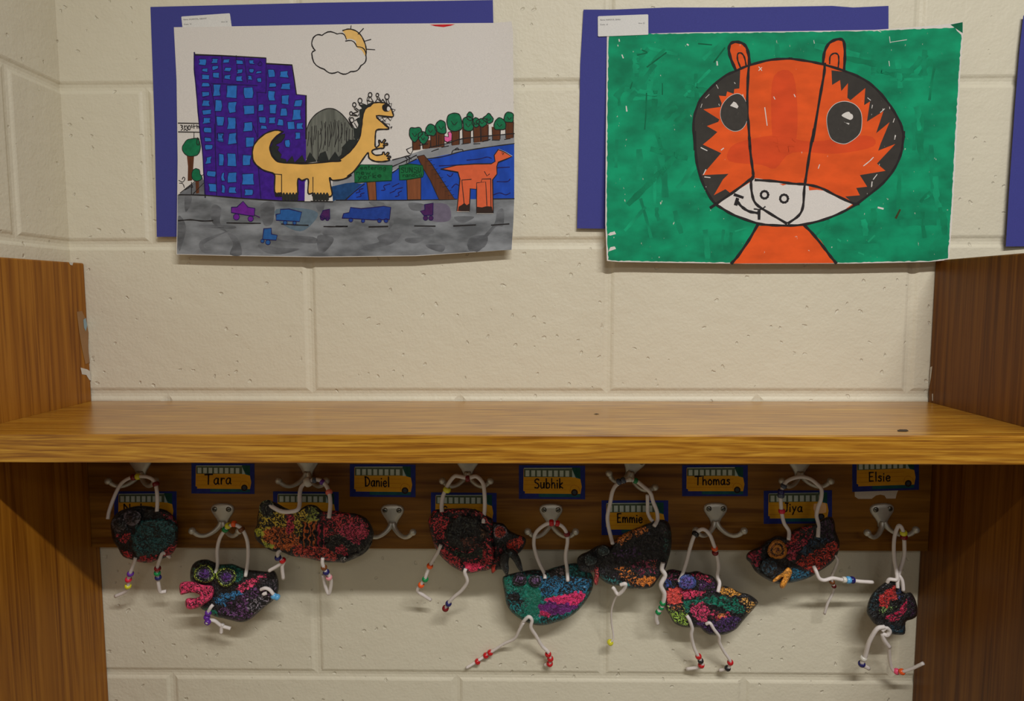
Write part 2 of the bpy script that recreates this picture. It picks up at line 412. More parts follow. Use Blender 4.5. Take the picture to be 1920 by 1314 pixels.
# one-stroke lettering
GL = {
 'T': (.8, [[(0, .98), (.8, 1)], [(.38, 1), (.36, 0)]]),
 'a': (.58, [[(.45, .52), (.28, .6), (.07, .42), (.05, .15), (.2, .0), (.38, .12), (.45, .5)], [(.46, .58), (.45, .12), (.54, 0)]]),
 'r': (.42, [[(.06, .6), (.07, 0)], [(.07, .36), (.2, .56), (.4, .54)]]),
 'D': (.75, [[(.08, 1), (.12, 0)], [(0, .98), (.35, .92), (.65, .6), (.6, .25), (.35, .02), (.08, 0)]]),
 'n': (.52, [[(.05, .6), (.06, 0)], [(.06, .36), (.2, .58), (.38, .54), (.43, .3), (.44, 0)]]),
 'i': (.2, [[(.08, .56), (.08, 0)], [(.08, .8), (.09, .86)]]),
 'e': (.55, [[(.05, .3), (.45, .34), (.4, .53), (.24, .6), (.08, .46), (.05, .22), (.18, .02), (.34, 0), (.47, .12)]]),
 'l': (.2, [[(.08, 1.05), (.1, 0)]]),
 'S': (.62, [[(.55, .88), (.38, 1), (.12, .9), (.1, .65), (.4, .5), (.55, .25), (.4, .02), (.05, .05)]]),
 'u': (.55, [[(.05, .6), (.07, .12), (.22, 0), (.4, .15), (.45, .6)], [(.45, .6), (.47, 0)]]),
 'b': (.55, [[(.06, 1.05), (.07, 0)], [(.07, .4), (.25, .58), (.46, .4), (.42, .08), (.22, 0), (.07, .1)]]),
 'h': (.55, [[(.06, 1.05), (.07, 0)], [(.07, .38), (.24, .58), (.42, .45), (.46, 0)]]),
 'k': (.5, [[(.06, 1.05), (.07, 0)], [(.4, .58), (.08, .26), (.44, 0)]]),
 'E': (.6, [[(.08, 1), (.08, 0)], [(.06, 1), (.52, 1.02)], [(.08, .52), (.42, .54)], [(.06, 0), (.52, .02)]]),
 'm': (.8, [[(.05, .6), (.06, 0)], [(.06, .36), (.18, .58), (.34, .5), (.38, 0)], [(.38, .38), (.5, .58), (.66, .5), (.72, 0)]]),
 'o': (.52, [[(.25, .6), (.06, .42), (.06, .16), (.24, 0), (.42, .14), (.44, .42), (.25, .6)]]),
 's': (.45, [[(.38, .52), (.22, .6), (.08, .46), (.34, .28), (.34, .06), (.16, 0), (.02, .06)]]),
 'J': (.55, [[(.2, 1), (.55, 1)], [(.42, 1), (.4, .2), (.25, 0), (.06, .12)]]),
 'y': (.5, [[(.05, .6), (.22, .12)], [(.45, .6), (.22, .05), (.05, -.35)]]),
 'N': (.7, [[(.08, 0), (.08, 1)], [(.08, 1), (.58, 0)], [(.58, 0), (.58, 1)]]),
 't': (.4, [[(.2, .95), (.2, .1), (.34, 0)], [(.02, .62), (.38, .64)]]),
 'g': (.55, [[(.42, .52), (.25, .6), (.06, .4), (.08, .12), (.28, .05), (.42, .25)], [(.44, .58), (.44, -.15), (.28, -.35), (.08, -.26)]]),
 'w': (.7, [[(.03, .6), (.15, 0), (.32, .45), (.48, 0), (.64, .6)]]),
 'U': (.6, [[(.06, 1), (.08, .2), (.28, 0), (.48, .2), (.52, 1)]]),
 'd': (.55, [[(.42, .5), (.22, .58), (.05, .35), (.1, .03), (.3, .02), (.44, .2)], [(.46, 1.05), (.47, 0)]]),
 'C': (.6, [[(.52, .85), (.3, 1), (.08, .7), (.08, .3), (.3, 0), (.54, .15)]]),
 ' ': (.4, []),
}
def hand(s, txt, x, y, h, w, m, layer, slant=0.0, sx=1.0, gap=.12, wid=None):
    """write txt with its baseline starting at x, y; h is the capital height in photo pixels"""
    tot = sum(GL[c][0] + gap for c in txt) - gap
    if wid: sx = wid / (tot * h)
    cx = x
    for i, c in enumerate(txt):
        gw, st = GL[c]
        for t in st:
            s.stroke([(cx + (p[0]) * h * sx, y - p[1] * h + (cx + p[0] * h * sx - x) * slant) for p in t], w, m, layer)
        cx += (gw + gap) * h * sx
def printed(s, txt, x, y, h, m, layer, slant=0.0, sx=1.0):
    cu = bpy.data.curves.new('t', 'FONT'); cu.body = txt; cu.resolution_u = 2
    o = bpy.data.objects.new('t', cu); scn.collection.objects.link(o)
    dg = bpy.context.evaluated_depsgraph_get(); me = bpy.data.meshes.new_from_object(o.evaluated_get(dg))
    i0 = len(s.V); k = s.mi(m)
    for v in me.vertices:
        X = x + v.co.x * h * 1.38 * sx; s.V.append(s.pt(X, y - v.co.y * h * 1.38 + (X - x) * slant, layer))
    for p in me.polygons: s.F.append(tuple(i0 + q for q in p.vertices)); s.M.append(k)
    bpy.data.objects.remove(o); bpy.data.curves.remove(cu); bpy.data.meshes.remove(me)

BLUE = paper('blue_construction_paper', (64, 66, 138)); WHITE = paper('white_drawing_paper', (214, 208, 202)); LABELP = paper('sticker_paper', (216, 214, 210))
INK = marker((38, 34, 34), .1); PRINT = marker((70, 68, 70), .05)
# ================================================================== dinosaur drawing
root = empty('mounted_drawing', P(620, 240, -0.003))
tag(root, 'marker drawing of a yellow dinosaur beside a purple tower, mounted on blue paper', 'drawing', 'mounted drawings taped to the wall')
def yb(x, y): return -0.0012 - 0.0065 * max(0, (y - 40) / 440.0) ** 2
s = Sheet(yb); b = s.fill([(282, 13), (600, 5), (924, 0), (925, 44), (930, 300), (930, 438), (600, 441), (294, 444), (290, 240)], BLUE, 0, sp=20); s.back(b, BLUE)
s.build('backing_paper', root)
def yw(x, y):
    t = max(0, (y - 50) / 430.0); u = max(0, (x - 900) / 60.0)
    return -0.0020 - 0.0140 * t ** 1.6 - 0.003 * u * u * (1 - t)
s = Sheet(yw)
b = s.fill([(326, 51), (400, 50), (560, 47), (700, 44.5), (926, 43), (959, 40), (962, 60), (963, 200), (963, 330), (960, 468), (900, 472), (780, 480), (600, 482), (450, 480), (331, 477), (333, 300), (331, 150)], WHITE, 0, sp=16); s.back(b, WHITE)
a1 = Cr(270, 0, 4.8); a2 = Cr(570, 0, 4.683); a3 = Cr(320, 220, 4.866); a4 = Cr(630, 180, 4.24); ah = Cr(640, 160, 13.14); an = Cr(660, 290, 12)
PUR = marker((62, 26, 134), .2); BLW = marker((44, 112, 190), .12); GRY = marker((120, 123, 127), .45, (26, 26, 60)); GRYD = marker((100, 102, 106), .35, (40, 40, 90))
YEL = marker((226, 176, 92), .08, (50, 50, 50)); GRN = marker((20, 110, 72), .2); BRN = marker((92, 52, 30), .2, (300, 300, 30)); BLU = marker((28, 70, 170), .2, (80, 80, 40)); BLD = marker((28, 66, 112), .25)
ORG = marker((214, 96, 58), .06); PNK = marker((226, 100, 160), .08); MND = marker((104, 106, 98), .28, (260, 260, 16)); RED = marker((200, 34, 40)); VIO = marker((104, 30, 140), .15); TRK = marker((38, 88, 150), .15); TRD = marker((30, 60, 140), .15); VID = marker((70, 30, 84), .15); SGN = marker((22, 102, 58), .2)
NAV = marker((34, 22, 80), .1); GINK = marker((10, 58, 32), .1)
# grey road and hill at the left, the street below
s.fill([(333, 365)] + a3([(75, 705), (310, 708), (620, 735), (1010, 757), (1480, 765)]) + a4([(0, 828), (560, 826), (945, 820), (1417, 818), (1410, 1000), (1395, 1222)]) + [(900, 471.5), (780, 479), (600, 481), (450, 479), (332, 476)], GRY, 1, sp=16)
random.seed(3)
for pts in ([(130, 720), (190, 720), (180, 800), (135, 860)], [(70, 900), (140, 1000), (90, 1200), (75, 1180)], [(380, 800), (460, 830), (450, 960), (520, 1050), (380, 960)], [(280, 980), (560, 985), (570, 1015), (300, 1005)], [(820, 800), (940, 780), (930, 960), (850, 980)], [(1330, 780), (1400, 770), (1390, 850), (1340, 850)], [(520, 1060), (610, 1100), (650, 1250), (540, 1250), (570, 1150)], [(270, 1130), (480, 1050), (520, 1040), (300, 1160), (380, 1230), (290, 1230)], [(800, 1160), (1000, 1190), (1180, 1200), (1000, 1250), (860, 1230)], [(1340, 1080), (1470, 1090), (1480, 1140), (1400, 1230), (1350, 1220)], [(1390, 1030), (1510, 1035), (1500, 1070), (1400, 1075)], [(1000, 1080), (1300, 1090), (1320, 1150), (1020, 1120)]):
    s.fill(a3(pts), GRYD, 2, True)
for pts in ([(260, 840), (380, 850), (420, 950), (460, 1000), (420, 1060), (420, 960), (330, 900)], [(330, 1120), (420, 1090), (520, 1100), (430, 1180), (230, 1220), (230, 1190), (340, 1160)], [(580, 850), (700, 860), (690, 910), (600, 905)], [(600, 1070), (740, 1040), (780, 1090), (680, 1100)], [(720, 1180), (860, 1190), (840, 1240), (740, 1210)], [(1060, 1130), (1200, 1110), (1180, 1200), (1060, 1230)], [(1280, 920), (1330, 900), (1330, 1030), (1270, 1040), (1170, 1160), (1150, 1140), (1260, 1010)], [(560, 1130), (700, 1130), (640, 1170), (560, 1160)], [(940, 960), (1100, 960), (1000, 1010)], [(1040, 1180), (1180, 1170), (1120, 1240)]):
    s.fill(a4(pts), GRYD, 2, True)
s.fill(a4([(690, 870), (880, 860), (910, 980), (800, 1000), (700, 960)]), marker((106, 98, 116), .1), 2.5, True)
s.fill(a3([(960, 840), (1200, 830), (1340, 870), (1300, 960), (1180, 1040), (1000, 960)]), marker((92, 110, 124), .12), 2.5, True)
# little park at the left
s.fill(a3([(75, 705), (150, 640), (290, 545), (310, 600), (312, 708)]), GRYD, 1)
for q in (([(85, 690), (200, 600), (300, 520)]), ([(200, 705), (300, 600)]), ([(75, 575), (110, 590), (130, 560), (115, 545), (105, 565)]), ([(80, 600), (110, 605), (125, 640)]), ([(165, 640), (190, 610), (200, 640), (175, 630)]), ([(190, 700), (190, 590)]), ([(130, 660), (170, 640)]), ([(210, 690), (250, 655)])):
    s.stroke(a3(q), 1.54, INK, 3)
s.fill(a3([(148, 350), (213, 355), (205, 470), (195, 575), (155, 580), (158, 450)]), BRN, 3); s.fill(a3([(225, 570), (258, 570), (260, 690), (232, 695)]), BRN, 3)
tree1 = a3([(190, 195), (235, 190), (262, 215), (272, 270), (258, 325), (225, 350), (160, 352), (118, 320), (105, 275), (125, 235), (150, 205)])
tree2 = a3([(230, 465), (262, 480), (268, 515), (285, 540), (275, 570), (230, 580), (198, 560), (192, 515), (205, 480)])
for t in (tree1, tree2): s.fill(t, GRN, 4, True); s.stroke(t, 1.4, INK, 6, closed=True)
s.line(a3([(68, 52), (260, 55)]), INK, 6, 1.8); s.line(a3([(70, 132), (265, 135)]), INK, 6, 1.8); s.line(a3([(213, 135), (212, 195)]), INK, 6, 1.3)
s.stroke(a3([(245, 185), (238, 240), (258, 250), (258, 200), (245, 185)]), 1.54, INK, 6)
for q in ([(90, 70), (110, 78), (98, 90), (112, 100), (95, 118)], [(125, 75), (128, 100)], [(130, 80), (150, 78), (150, 100)], [(165, 75), (158, 100), (175, 112), (180, 80), (165, 75)], [(192, 70), (195, 95)], [(210, 65), (212, 100)], [(205, 82), (232, 78)], [(238, 68), (242, 100)], [(238, 84), (256, 80), (256, 98)], [(120, 118), (135, 108), (148, 120), (160, 108)]):
    s.stroke(a3(q), 1.66, INK, 6)
# tower
tower = a1([(453, 472), (462, 492), (1098, 522), (1100, 572), (1332, 585), (1372, 850), (1458, 858), (1458, 1248)]) + a3([(1235, 380), (1228, 765), (1010, 757), (620, 735), (315, 715), (305, 560), (290, 300), (262, 130)]) + a1([(480, 900), (452, 560)])
s.fill(tower, PUR, 4, sp=16); s.stroke(a1([(453, 472), (460, 492), (700, 500), (1098, 522), (1100, 572), (1332, 585), (1350, 700), (1372, 850), (1458, 858), (1458, 1248)]), 2.74, INK, 6, smooth=False)
s.stroke(a1([(453, 472), (452, 620), (470, 800), (486, 1000), (510, 1248)]) + a3([(290, 300), (305, 560), (315, 730)]), 2.26, NAV, 6)
for q in ([(1098, 522), (1100, 760), (1095, 840)], [(600, 750), (1020, 770)], [(600, 760), (640, 1000), (645, 1240)], [(1015, 830), (1100, 835)], [(1018, 830), (1025, 1230)], [(830, 500), (845, 740)], [(700, 505), (705, 740)], [(900, 515), (930, 740)]): s.stroke(a1(q), 1.54, NAV, 5)
for q in ([(735, 40), (790, 180), (760, 250)], [(600, 60), (615, 400)], [(800, 450), (822, 740)], [(640, 600), (645, 740)], [(400, 60), (420, 720)]): s.stroke(a3(q), 1.54, NAV, 5)
W1 = [(528,558,65,55),(545,632,50,30),(553,692,60,35),(553,765,65,35),(550,843,65,45),(558,927,60,45),(563,1008,75,40),(567,1087,60,45),(570,1170,70,45),(638,548,45,40),(640,610,50,35),(648,680,60,50),(655,815,62,105),(668,953,62,105),(685,1092,62,85),(685,1230,55,60),(740,550,60,40),(752,622,55,38),(750,692,55,40),(790,822,82,115),(795,967,72,95),(790,1110,72,105),(860,560,55,35),(862,640,50,35),(855,705,62,45),(942,838,82,102),(942,988,90,85),(938,1140,80,85),(967,560,45,38),(965,635,40,35),(955,697,33,33),(1055,970,45,55),(1063,1078,60,58),(1078,1147,50,35),(1037,647,45,25),(1037,720,45,38),(1145,657,55,72),(1155,765,60,45),(1147,865,62,92),(1160,980,65,80),(1152,1085,52,55),(1263,668,72,60),(1275,778,80,55),(1267,895,65,82),(1260,1007,55,72),(1228,1100,42,60),(1320,1125,65,72),(1388,930,62,68),(1375,1030,72,92),(1403,1137,55,60),(1387,1225,50,60)]
W3 = [(342,203,62,42),(345,273,65,45),(348,392,50,65),(368,515,78,55),(380,640,68,72),(455,185,50,75),(460,385,48,100),(478,545,28,80),(482,652,28,65),(565,193,68,100),(558,385,75,115),(560,550,75,95),(563,665,62,60),(718,222,78,90),(692,392,75,100),(708,565,100,105),(712,683,68,62),(1065,240,42,75)]
for conv, L in ((a1, W1), (a3, W3)):
    for cx, cy, w, h in L:
        j = lambda a: random.uniform(-a, a)
        q = [(cx - w / 2 + j(7), cy - h / 2 + j(7)), (cx + w / 2 + j(7), cy - h / 2 + j(5)), (cx + w / 2 + j(8), cy + j(4)), (cx + w / 2 + j(7), cy + h / 2 + j(7)), (cx - w / 2 + j(10), cy + h / 2 + j(7)), (cx - w / 2 + j(6), cy + j(5))]
        s.fill(conv(q), BLW, 6); s.stroke(conv(q), 1.42, NAV, 7, smooth=False, closed=True)
s.stroke(a1([(1045, 552), (1063, 575), (1045, 592), (1025, 580), (1045, 552)]), 1.42, NAV, 7)
# mound
mound = a1([(1458, 1248), (1460, 1180), (1500, 1080), (1570, 1010), (1660, 975), (1740, 995), (1820, 1070), (1880, 1160)]) + a4([(100, 180), (155, 270), (155, 340), (100, 390)]) + a3([(1640, 320), (1560, 390), (1335, 395), (1235, 380)])
s.fill(mound, MND, 4, sp=16); s.stroke(mound[:10], 1.8, INK, 7)
for k in range(26):
    x = 1260 + k * 17 + random.uniform(-8, 8); y0 = -8 + abs(k - 12) ** 1.75 * 1.6 + random.uniform(0, 90); ln = random.uniform(120, 300)
    s.stroke(a3([(x, y0), (x + random.uniform(-8, 14), y0 + ln * .5), (x - random.uniform(0, 16), min(375, y0 + ln))]), 1.3, INK, 6)
# shoreline road, water
road = a3([(1470, 640), (1480, 572), (1600, 560)]) + a4([(60, 640), (150, 600), (200, 545), (330, 540), (450, 505), (590, 470), (600, 460), (740, 412), (1000, 340), (1200, 318), (1417, 298), (1417, 385), (1000, 445), (700, 505), (480, 580), (200, 700), (0, 720)])
s.fill(road, marker((140, 142, 146), .14, (60, 60, 60)), 2, sp=16)
s.fill(a4([(75, 826), (200, 700), (450, 600), (620, 505), (720, 500), (1000, 440), (1250, 398), (1417, 380), (1417, 818), (945, 820), (560, 826)]), BLU, 4, sp=16)
s.fill(a3([(1470, 630), (1600, 600), (1700, 590)]) + a4([(150, 690), (225, 700), (160, 750), (75, 826), (0, 826)]) + a3([(1480, 765)]), BLD, 3)
for q in ([(450, 508), (560, 478), (590, 470)], [(450, 560), (540, 520), (640, 470)], [(740, 410), (900, 372), (1000, 340), (1200, 318), (1417, 298)], [(700, 500), (850, 482), (1000, 440), (1250, 400), (1417, 378)], [(75, 826), (160, 750), (225, 700)], [(450, 610), (520, 560), (640, 500)]): s.stroke(a4(q), 2.02, INK, 6)
for q in ([(660, 392), (730, 380)], [(760, 440), (815, 420)], [(840, 408), (895, 396)], [(1000, 382), (1055, 374)], [(1095, 380), (1145, 378)], [(1165, 362), (1225, 345)], [(1240, 350), (1300, 350)], [(1340, 345), (1385, 338)], [(545, 480), (565, 500), (560, 530)], [(560, 475), (585, 495), (580, 520)], [(575, 480), (598, 500)], [(920, 455), (935, 430), (1000, 425), (1012, 440)], [(945, 425), (965, 412), (975, 428)]): s.stroke(a4(q), 1.78, INK, 6)
for q in ([(360, 750), (390, 745), (380, 715), (430, 698)], [(430, 770), (465, 755), (480, 740), (530, 728)], [(450, 720), (480, 705), (500, 695)], [(470, 800), (500, 790), (495, 770), (520, 755)], [(160, 770), (190, 760), (185, 745), (215, 735)], [(165, 805), (200, 795), (195, 780), (225, 770)], [(820, 555), (930, 550), (1000, 545)], [(1040, 510), (1140, 500), (1200, 485), (1235, 495)], [(1280, 570), (1380, 565)], [(1280, 680), (1360, 680), (1385, 660)], [(1240, 790), (1300, 770), (1350, 785), (1385, 770)], [(885, 625), (910, 640), (930, 615)], [(920, 730), (950, 700), (975, 710)]): s.stroke(a4(q), 1.78, NAV, 6)
# bridge, signs
br = a4([(645, 480), (700, 468), (725, 500), (760, 540), (850, 680), (945, 822), (820, 825), (790, 760), (750, 670), (690, 570)]); s.fill(br, BRN, 7); s.stroke(br, 1.4, INK, 8, smooth=False, closed=True)
for t in range(9): s.line(a4([(715 + t * 22, 520 + t * 34), (762 + t * 22, 510 + t * 34)]), INK, 8, .8)
for q in ([(245, 685), (315, 680), (322, 826), (262, 828)], [(562, 655), (675, 650), (675, 822), (568, 824)]): s.fill(a4(q), marker((128, 74, 44), .2, (300, 300, 30)), 7); s.stroke(a4(q), 1.78, INK, 8, smooth=False, closed=True)
for q in ([(195, 225), (910, 240), (890, 580), (60, 625), (55, 380)], [(1060, 250), (1300, 205), (1590, 240), (1615, 420), (1590, 500), (1250, 560), (1070, 570)]): s.fill(an(q), SGN, 9); s.stroke(an(q), 1.8, GINK, 10, smooth=False, closed=True)
x, y = an([(190, 330)])[0]; hand(s, 'entering', x, y, 7.5, 1.4, GINK, 11, wid=48, slant=.01)
x, y = an([(95, 445)])[0]; hand(s, 'new', x, y, 8, 1.4, GINK, 11, wid=27)
x, y = an([(130, 555)])[0]; hand(s, 'yorke', x, y, 8, 1.4, GINK, 11, wid=45, slant=-.1)
x, y = an([(1100, 400)])[0]; hand(s, 'SUNSU', x, y, 9, 1.5, GINK, 11, wid=38, slant=-.02)
x, y = an([(1140, 500)])[0]; hand(s, 'randCu', x, y, 6.5, 1.4, GINK, 11, wid=36, slant=-.05)
# trees on the shore
for i, (cx, cy, rx, ry, bx) in enumerate([(625, 300, 48, 52, 640), (690, 330, 36, 45, 720), (750, 270, 42, 48, 785), (835, 245, 45, 50, 830), (940, 205, 62, 62, 950), (1050, 225, 45, 50, 1040), (1065, 160, 26, 28, 0), (1112, 215, 28, 36, 1125), (1160, 205, 38, 34, 1180), (1215, 180, 38, 34, 0), (1300, 225, 48, 42, 1275), (1378, 170, 38, 40, 1380)]):
    if bx: s.fill(a4([(bx - 38, cy + 20), (bx + 34, cy + 20), (bx + 30, 395 - (bx - 640) * .125 + 30), (bx - 30, 402 - (bx - 640) * .125 + 30)]), BRN, 5); s.stroke(a4([(bx - 34, cy + 40), (bx - 30, 425 - (bx - 640) * .125)]), 1.54, INK, 6); s.stroke(a4([(bx + 32, cy + 40), (bx + 30, 420 - (bx - 640) * .125)]), 1.54, INK, 6)
    q = a4([(cx + rx * math.cos(a) * random.uniform(.8, 1.35), cy + ry * math.sin(a) * random.uniform(.8, 1.3)) for a in np.linspace(0, 6.28, 9)[:-1]])
    s.fill(q, GRN, 7 + (i % 2) * .5, True); s.stroke(q, 1.8, INK, 9, closed=True)
    s.stroke(a4([(cx - rx * .4, cy - ry * .1), (cx, cy + ry * .4), (cx + rx * .4, cy)]), 1.3, INK, 9)
q = a4([(860, 320), (895, 325), (890, 290), (910, 282), (922, 300), (920, 352), (885, 368), (862, 355)]); s.fill(q, PNK, 9); s.stroke(q, 1.7, INK, 10, smooth=False, closed=True)
q = a4([(560, 425), (605, 405), (610, 435), (595, 462), (575, 450)]); s.fill(q, WHITE, 5); s.stroke(q, 1.8, INK, 6, smooth=False, closed=True)
# big dinosaur
dino = a3([(1025, 130), (990, 120), (950, 118), (870, 145), (800, 200), (757, 260), (745, 330), (757, 400), (800, 450), (860, 487), (945, 517), (948, 600), (953, 690), (1012, 690), (1012, 715), (1085, 720), (1155, 715), (1158, 640), (1162, 560), (1200, 575), (1255, 565), (1253, 690), (1298, 690), (1298, 715), (1380, 720), (1468, 715), (1460, 620), (1450, 548), (1480, 574), (1580, 562), (1650, 525)]) + \
    a4([(90, 640), (150, 590), (215, 500), (255, 450), (262, 490), (300, 515), (350, 522), (405, 516), (428, 506), (408, 494), (431, 490), (431, 478), (402, 478), (421, 457), (412, 448), (390, 466), (382, 446), (371, 449), (366, 464), (315, 470), (285, 445), (300, 425), (350, 415), (372, 415), (386, 402), (374, 393), (408, 388), (407, 376), (378, 378), (394, 352), (382, 347), (363, 372), (348, 352), (339, 357), (345, 384), (328, 404), (312, 400)]) + \
    ah([(835, 1310), (850, 1140), (910, 1085), (1170, 1070), (1080, 980), (860, 750), (1255, 775), (1255, 650), (1220, 560), (1150, 470), (1050, 430), (900, 420), (780, 440), (720, 500), (620, 550), (560, 640), (520, 800), (500, 1000), (440, 1310)]) + \
    a4([(130, 420), (90, 460), (30, 505)]) + a3([(1550, 398), (1440, 405), (1240, 422), (1060, 415), (975, 402), (925, 350), (905, 275), (930, 210), (980, 160)])
s.fill(dino, YEL, 10, True, sp=14); s.stroke(dino, 2.9, INK, 12, closed=True)
s.line(a3([(1012, 520), (1012, 690)]), INK, 12, 1.6); s.line(a3([(1298, 545), (1298, 690)]), INK, 12, 1.6); s.line(a3([(1255, 570), (1252, 690)]), INK, 12, 1.4); s.line(a3([(948, 517), (1012, 522)]), INK, 12, 1.6)
s.fill(a3([(1225, 585), (1254, 580), (1252, 735), (1280, 765), (1222, 765)]), WHITE, 9)
for k in range(3): s.fill(a3([(950 + k * 20, 700), (960 + k * 20, 682), (972 + k * 20, 700), (970 + k * 20, 722), (955 + k * 20, 722)]), INK, 13, True)
for k in range(5):
    for bx in (1030, 1310): s.fill(a3([(bx - 14 + k * 29, 720), (bx - 6 + k * 29, 690), (bx + 8 + k * 29, 688), (bx + 15 + k * 29, 720), (bx + 12 + k * 29, 755), (bx - 10 + k * 29, 757)]), marker((44, 46, 42), .1), 13, True); s.stroke(a3([(bx + 15 + k * 29, 700), (bx + 16 + k * 29, 752)]), .7, INK, 14)
SPK = marker((40, 44, 42), .15)
for q in ([(1040, 150), (1000, 160), (940, 212), (912, 280), (930, 350), (985, 402), (1060, 412), (1050, 385), (1000, 372), (1010, 340), (975, 300), (990, 270), (955, 250), (1005, 225), (1040, 180)], [(1060, 412), (1110, 350), (1130, 412)], [(1135, 412), (1200, 345), (1228, 410)], [(1230, 412), (1270, 320), (1330, 402)], [(1335, 402), (1365, 330), (1410, 310), (1442, 396)], [(1445, 396), (1500, 315), (1552, 392)], [(1550, 388), (1568, 275), (1640, 318), (1600, 380)]): s.fill(a3(q), SPK, 9.5); s.stroke(a3(q), 1.3, INK, 9.8, smooth=False, closed=True)
s.fill(a3([(1620, 200), (1700, 215), (1690, 290), (1650, 330)]), SPK, 9.5)
s.fill(ah([(300, 1050), (400, 1060), (420, 960), (370, 850), (450, 780), (440, 600), (520, 560), (420, 470), (620, 480), (740, 420), (850, 405), (760, 470), (600, 560), (540, 700), (510, 1000), (450, 1310), (320, 1310)]), SPK, 9.5)
s.fill(a4([(100, 350), (150, 345), (190, 290), (165, 370), (110, 440), (40, 505), (0, 500), (60, 450), (45, 410)]), SPK, 9.4)
# mouth, teeth, eye, head figures
for q in ([(895, 790), (1000, 790), (950, 845)], [(1005, 790), (1130, 790), (1070, 870)], [(1140, 790), (1250, 800), (1210, 865)], [(1090, 950), (1190, 955), (1190, 1045)], [(1000, 875), (1090, 885), (1085, 940)]): s.fill(ah(q), WHITE, 13); s.stroke(ah(q), 1.42, INK, 14, smooth=False, closed=True)
s.fill(ah([(1060, 460), (1010, 500), (1010, 580), (1060, 640), (1150, 645), (1190, 620), (1210, 570), (1150, 490), (1100, 455)]), INK, 13, True)
s.fill(ah([(1125, 560), (1150, 520), (1195, 545), (1205, 590), (1170, 630), (1130, 615)]), WHITE, 14, True)
for q in ([(1220, 575), (1330, 605), (1270, 655)], [(1145, 470), (1240, 445), (1215, 560)]): s.fill(ah(q), WHITE, 11); s.stroke(ah(q), 1.78, INK, 14, smooth=False, closed=True)
for cx, cy, r in ((710, 230, 50), (888, 235, 38), (1125, 275, 60), (460, 375, 55), (320, 475, 48), (240, 690, 40), (260, 850, 55)):
    q = ah([(cx + r * .9 * math.cos(a), cy + r * 1.1 * math.sin(a)) for a in np.linspace(0, 6.28, 9)[:-1]]); s.stroke(q, 1.8, INK, 14, closed=True)
for q in ([(665, 270), (635, 340), (650, 450)], [(690, 290), (680, 380), (790, 400)], [(720, 290), (790, 400)], [(640, 370), (700, 385)], [(870, 270), (885, 330), (840, 400)], [(885, 320), (960, 390)], [(920, 290), (980, 390)], [(1020, 340), (990, 390)], [(1020, 340), (1080, 420)], [(1100, 350), (1130, 460)], [(1150, 350), (1190, 460)], [(430, 430), (480, 500), (520, 560)], [(500, 440), (600, 480)], [(330, 520), (320, 570), (420, 650)], [(350, 550), (430, 610)], [(270, 690), (400, 650)], [(220, 730), (400, 750), (430, 700)], [(290, 700), (380, 730)], [(215, 770), (190, 840), (290, 1000)], [(330, 870), (420, 800)], [(320, 920), (400, 1050)], [(1215, 1030), (1250, 1020)], [(1240, 1015), (1225, 1060)]): s.stroke(ah(q), 1.54, INK, 14)
# orange dinosaur cut-out
q = a4([(835, 580), (960, 550), (1100, 540), (1235, 538), (1265, 520), (1258, 470), (1290, 425), (1340, 445), (1398, 480), (1350, 502), (1290, 525), (1278, 560), (1280, 620), (1245, 665), (1250, 930), (1118, 930), (1118, 740), (1068, 735), (1060, 915), (962, 915), (985, 660), (970, 605)])
s.fill([(q0[0] + (q0[0] - 895) * .02, q0[1] + (q0[1] - 335) * .02) for q0 in q], WHITE, 12); s.fill(q, ORG, 13); s.stroke(q, 2.1, INK, 14, smooth=False, closed=True)
for q in ([(1000, 668), (1075, 662)], [(1000, 668), (1020, 870)], [(1118, 740), (1118, 690), (1190, 682), (1200, 870)], [(1155, 680), (1160, 660), (1230, 658)], [(1230, 658), (1232, 880)], [(1180, 600), (1200, 635), (1220, 620)], [(1318, 452), (1335, 455), (1325, 465)]): s.stroke(a4(q), 1.66, INK, 15, smooth=False)
for q in ([(970, 912), (975, 880), (1000, 865), (1020, 850), (1040, 868), (1065, 850), (1060, 915)], [(1118, 928), (1120, 880), (1160, 885), (1200, 875), (1240, 880), (1248, 928)]): s.fill(a4(q), marker((50, 34, 28), .1), 15)
# vehicles
for q, m, wh in (([(555, 820), (605, 818), (660, 765), (705, 818), (768, 830), (762, 900), (690, 892), (552, 868)], VIO, [(600, 908, 28), (730, 925, 25)]), ([(962, 885), (1000, 878), (1000, 840), (1080, 835), (1195, 865), (1175, 950), (962, 938)], TRK, [(1045, 960, 18), (1130, 962, 16)]), ([(1390, 850), (1450, 835), (1452, 925), (1400, 925), (1362, 905), (1380, 870)], VID, [(1385, 918, 20), (1430, 925, 16)]), ([(850, 1015), (918, 1010), (920, 1065), (972, 1075), (962, 1120), (838, 1112)], TRK, [(838, 1128, 16), (888, 1140, 22)])):
    s.fill(a3(q), m, 6); s.stroke(a3(q), 1.78, NAV, 7, smooth=False, closed=True)
    for cx, cy, r in wh: w_ = a3([(cx + r * math.cos(a), cy + r * math.sin(a)) for a in np.linspace(0, 6.28, 9)[:-1]]); s.fill(w_, m, 6, True); s.stroke(w_, 1.2, NAV, 7, closed=True)
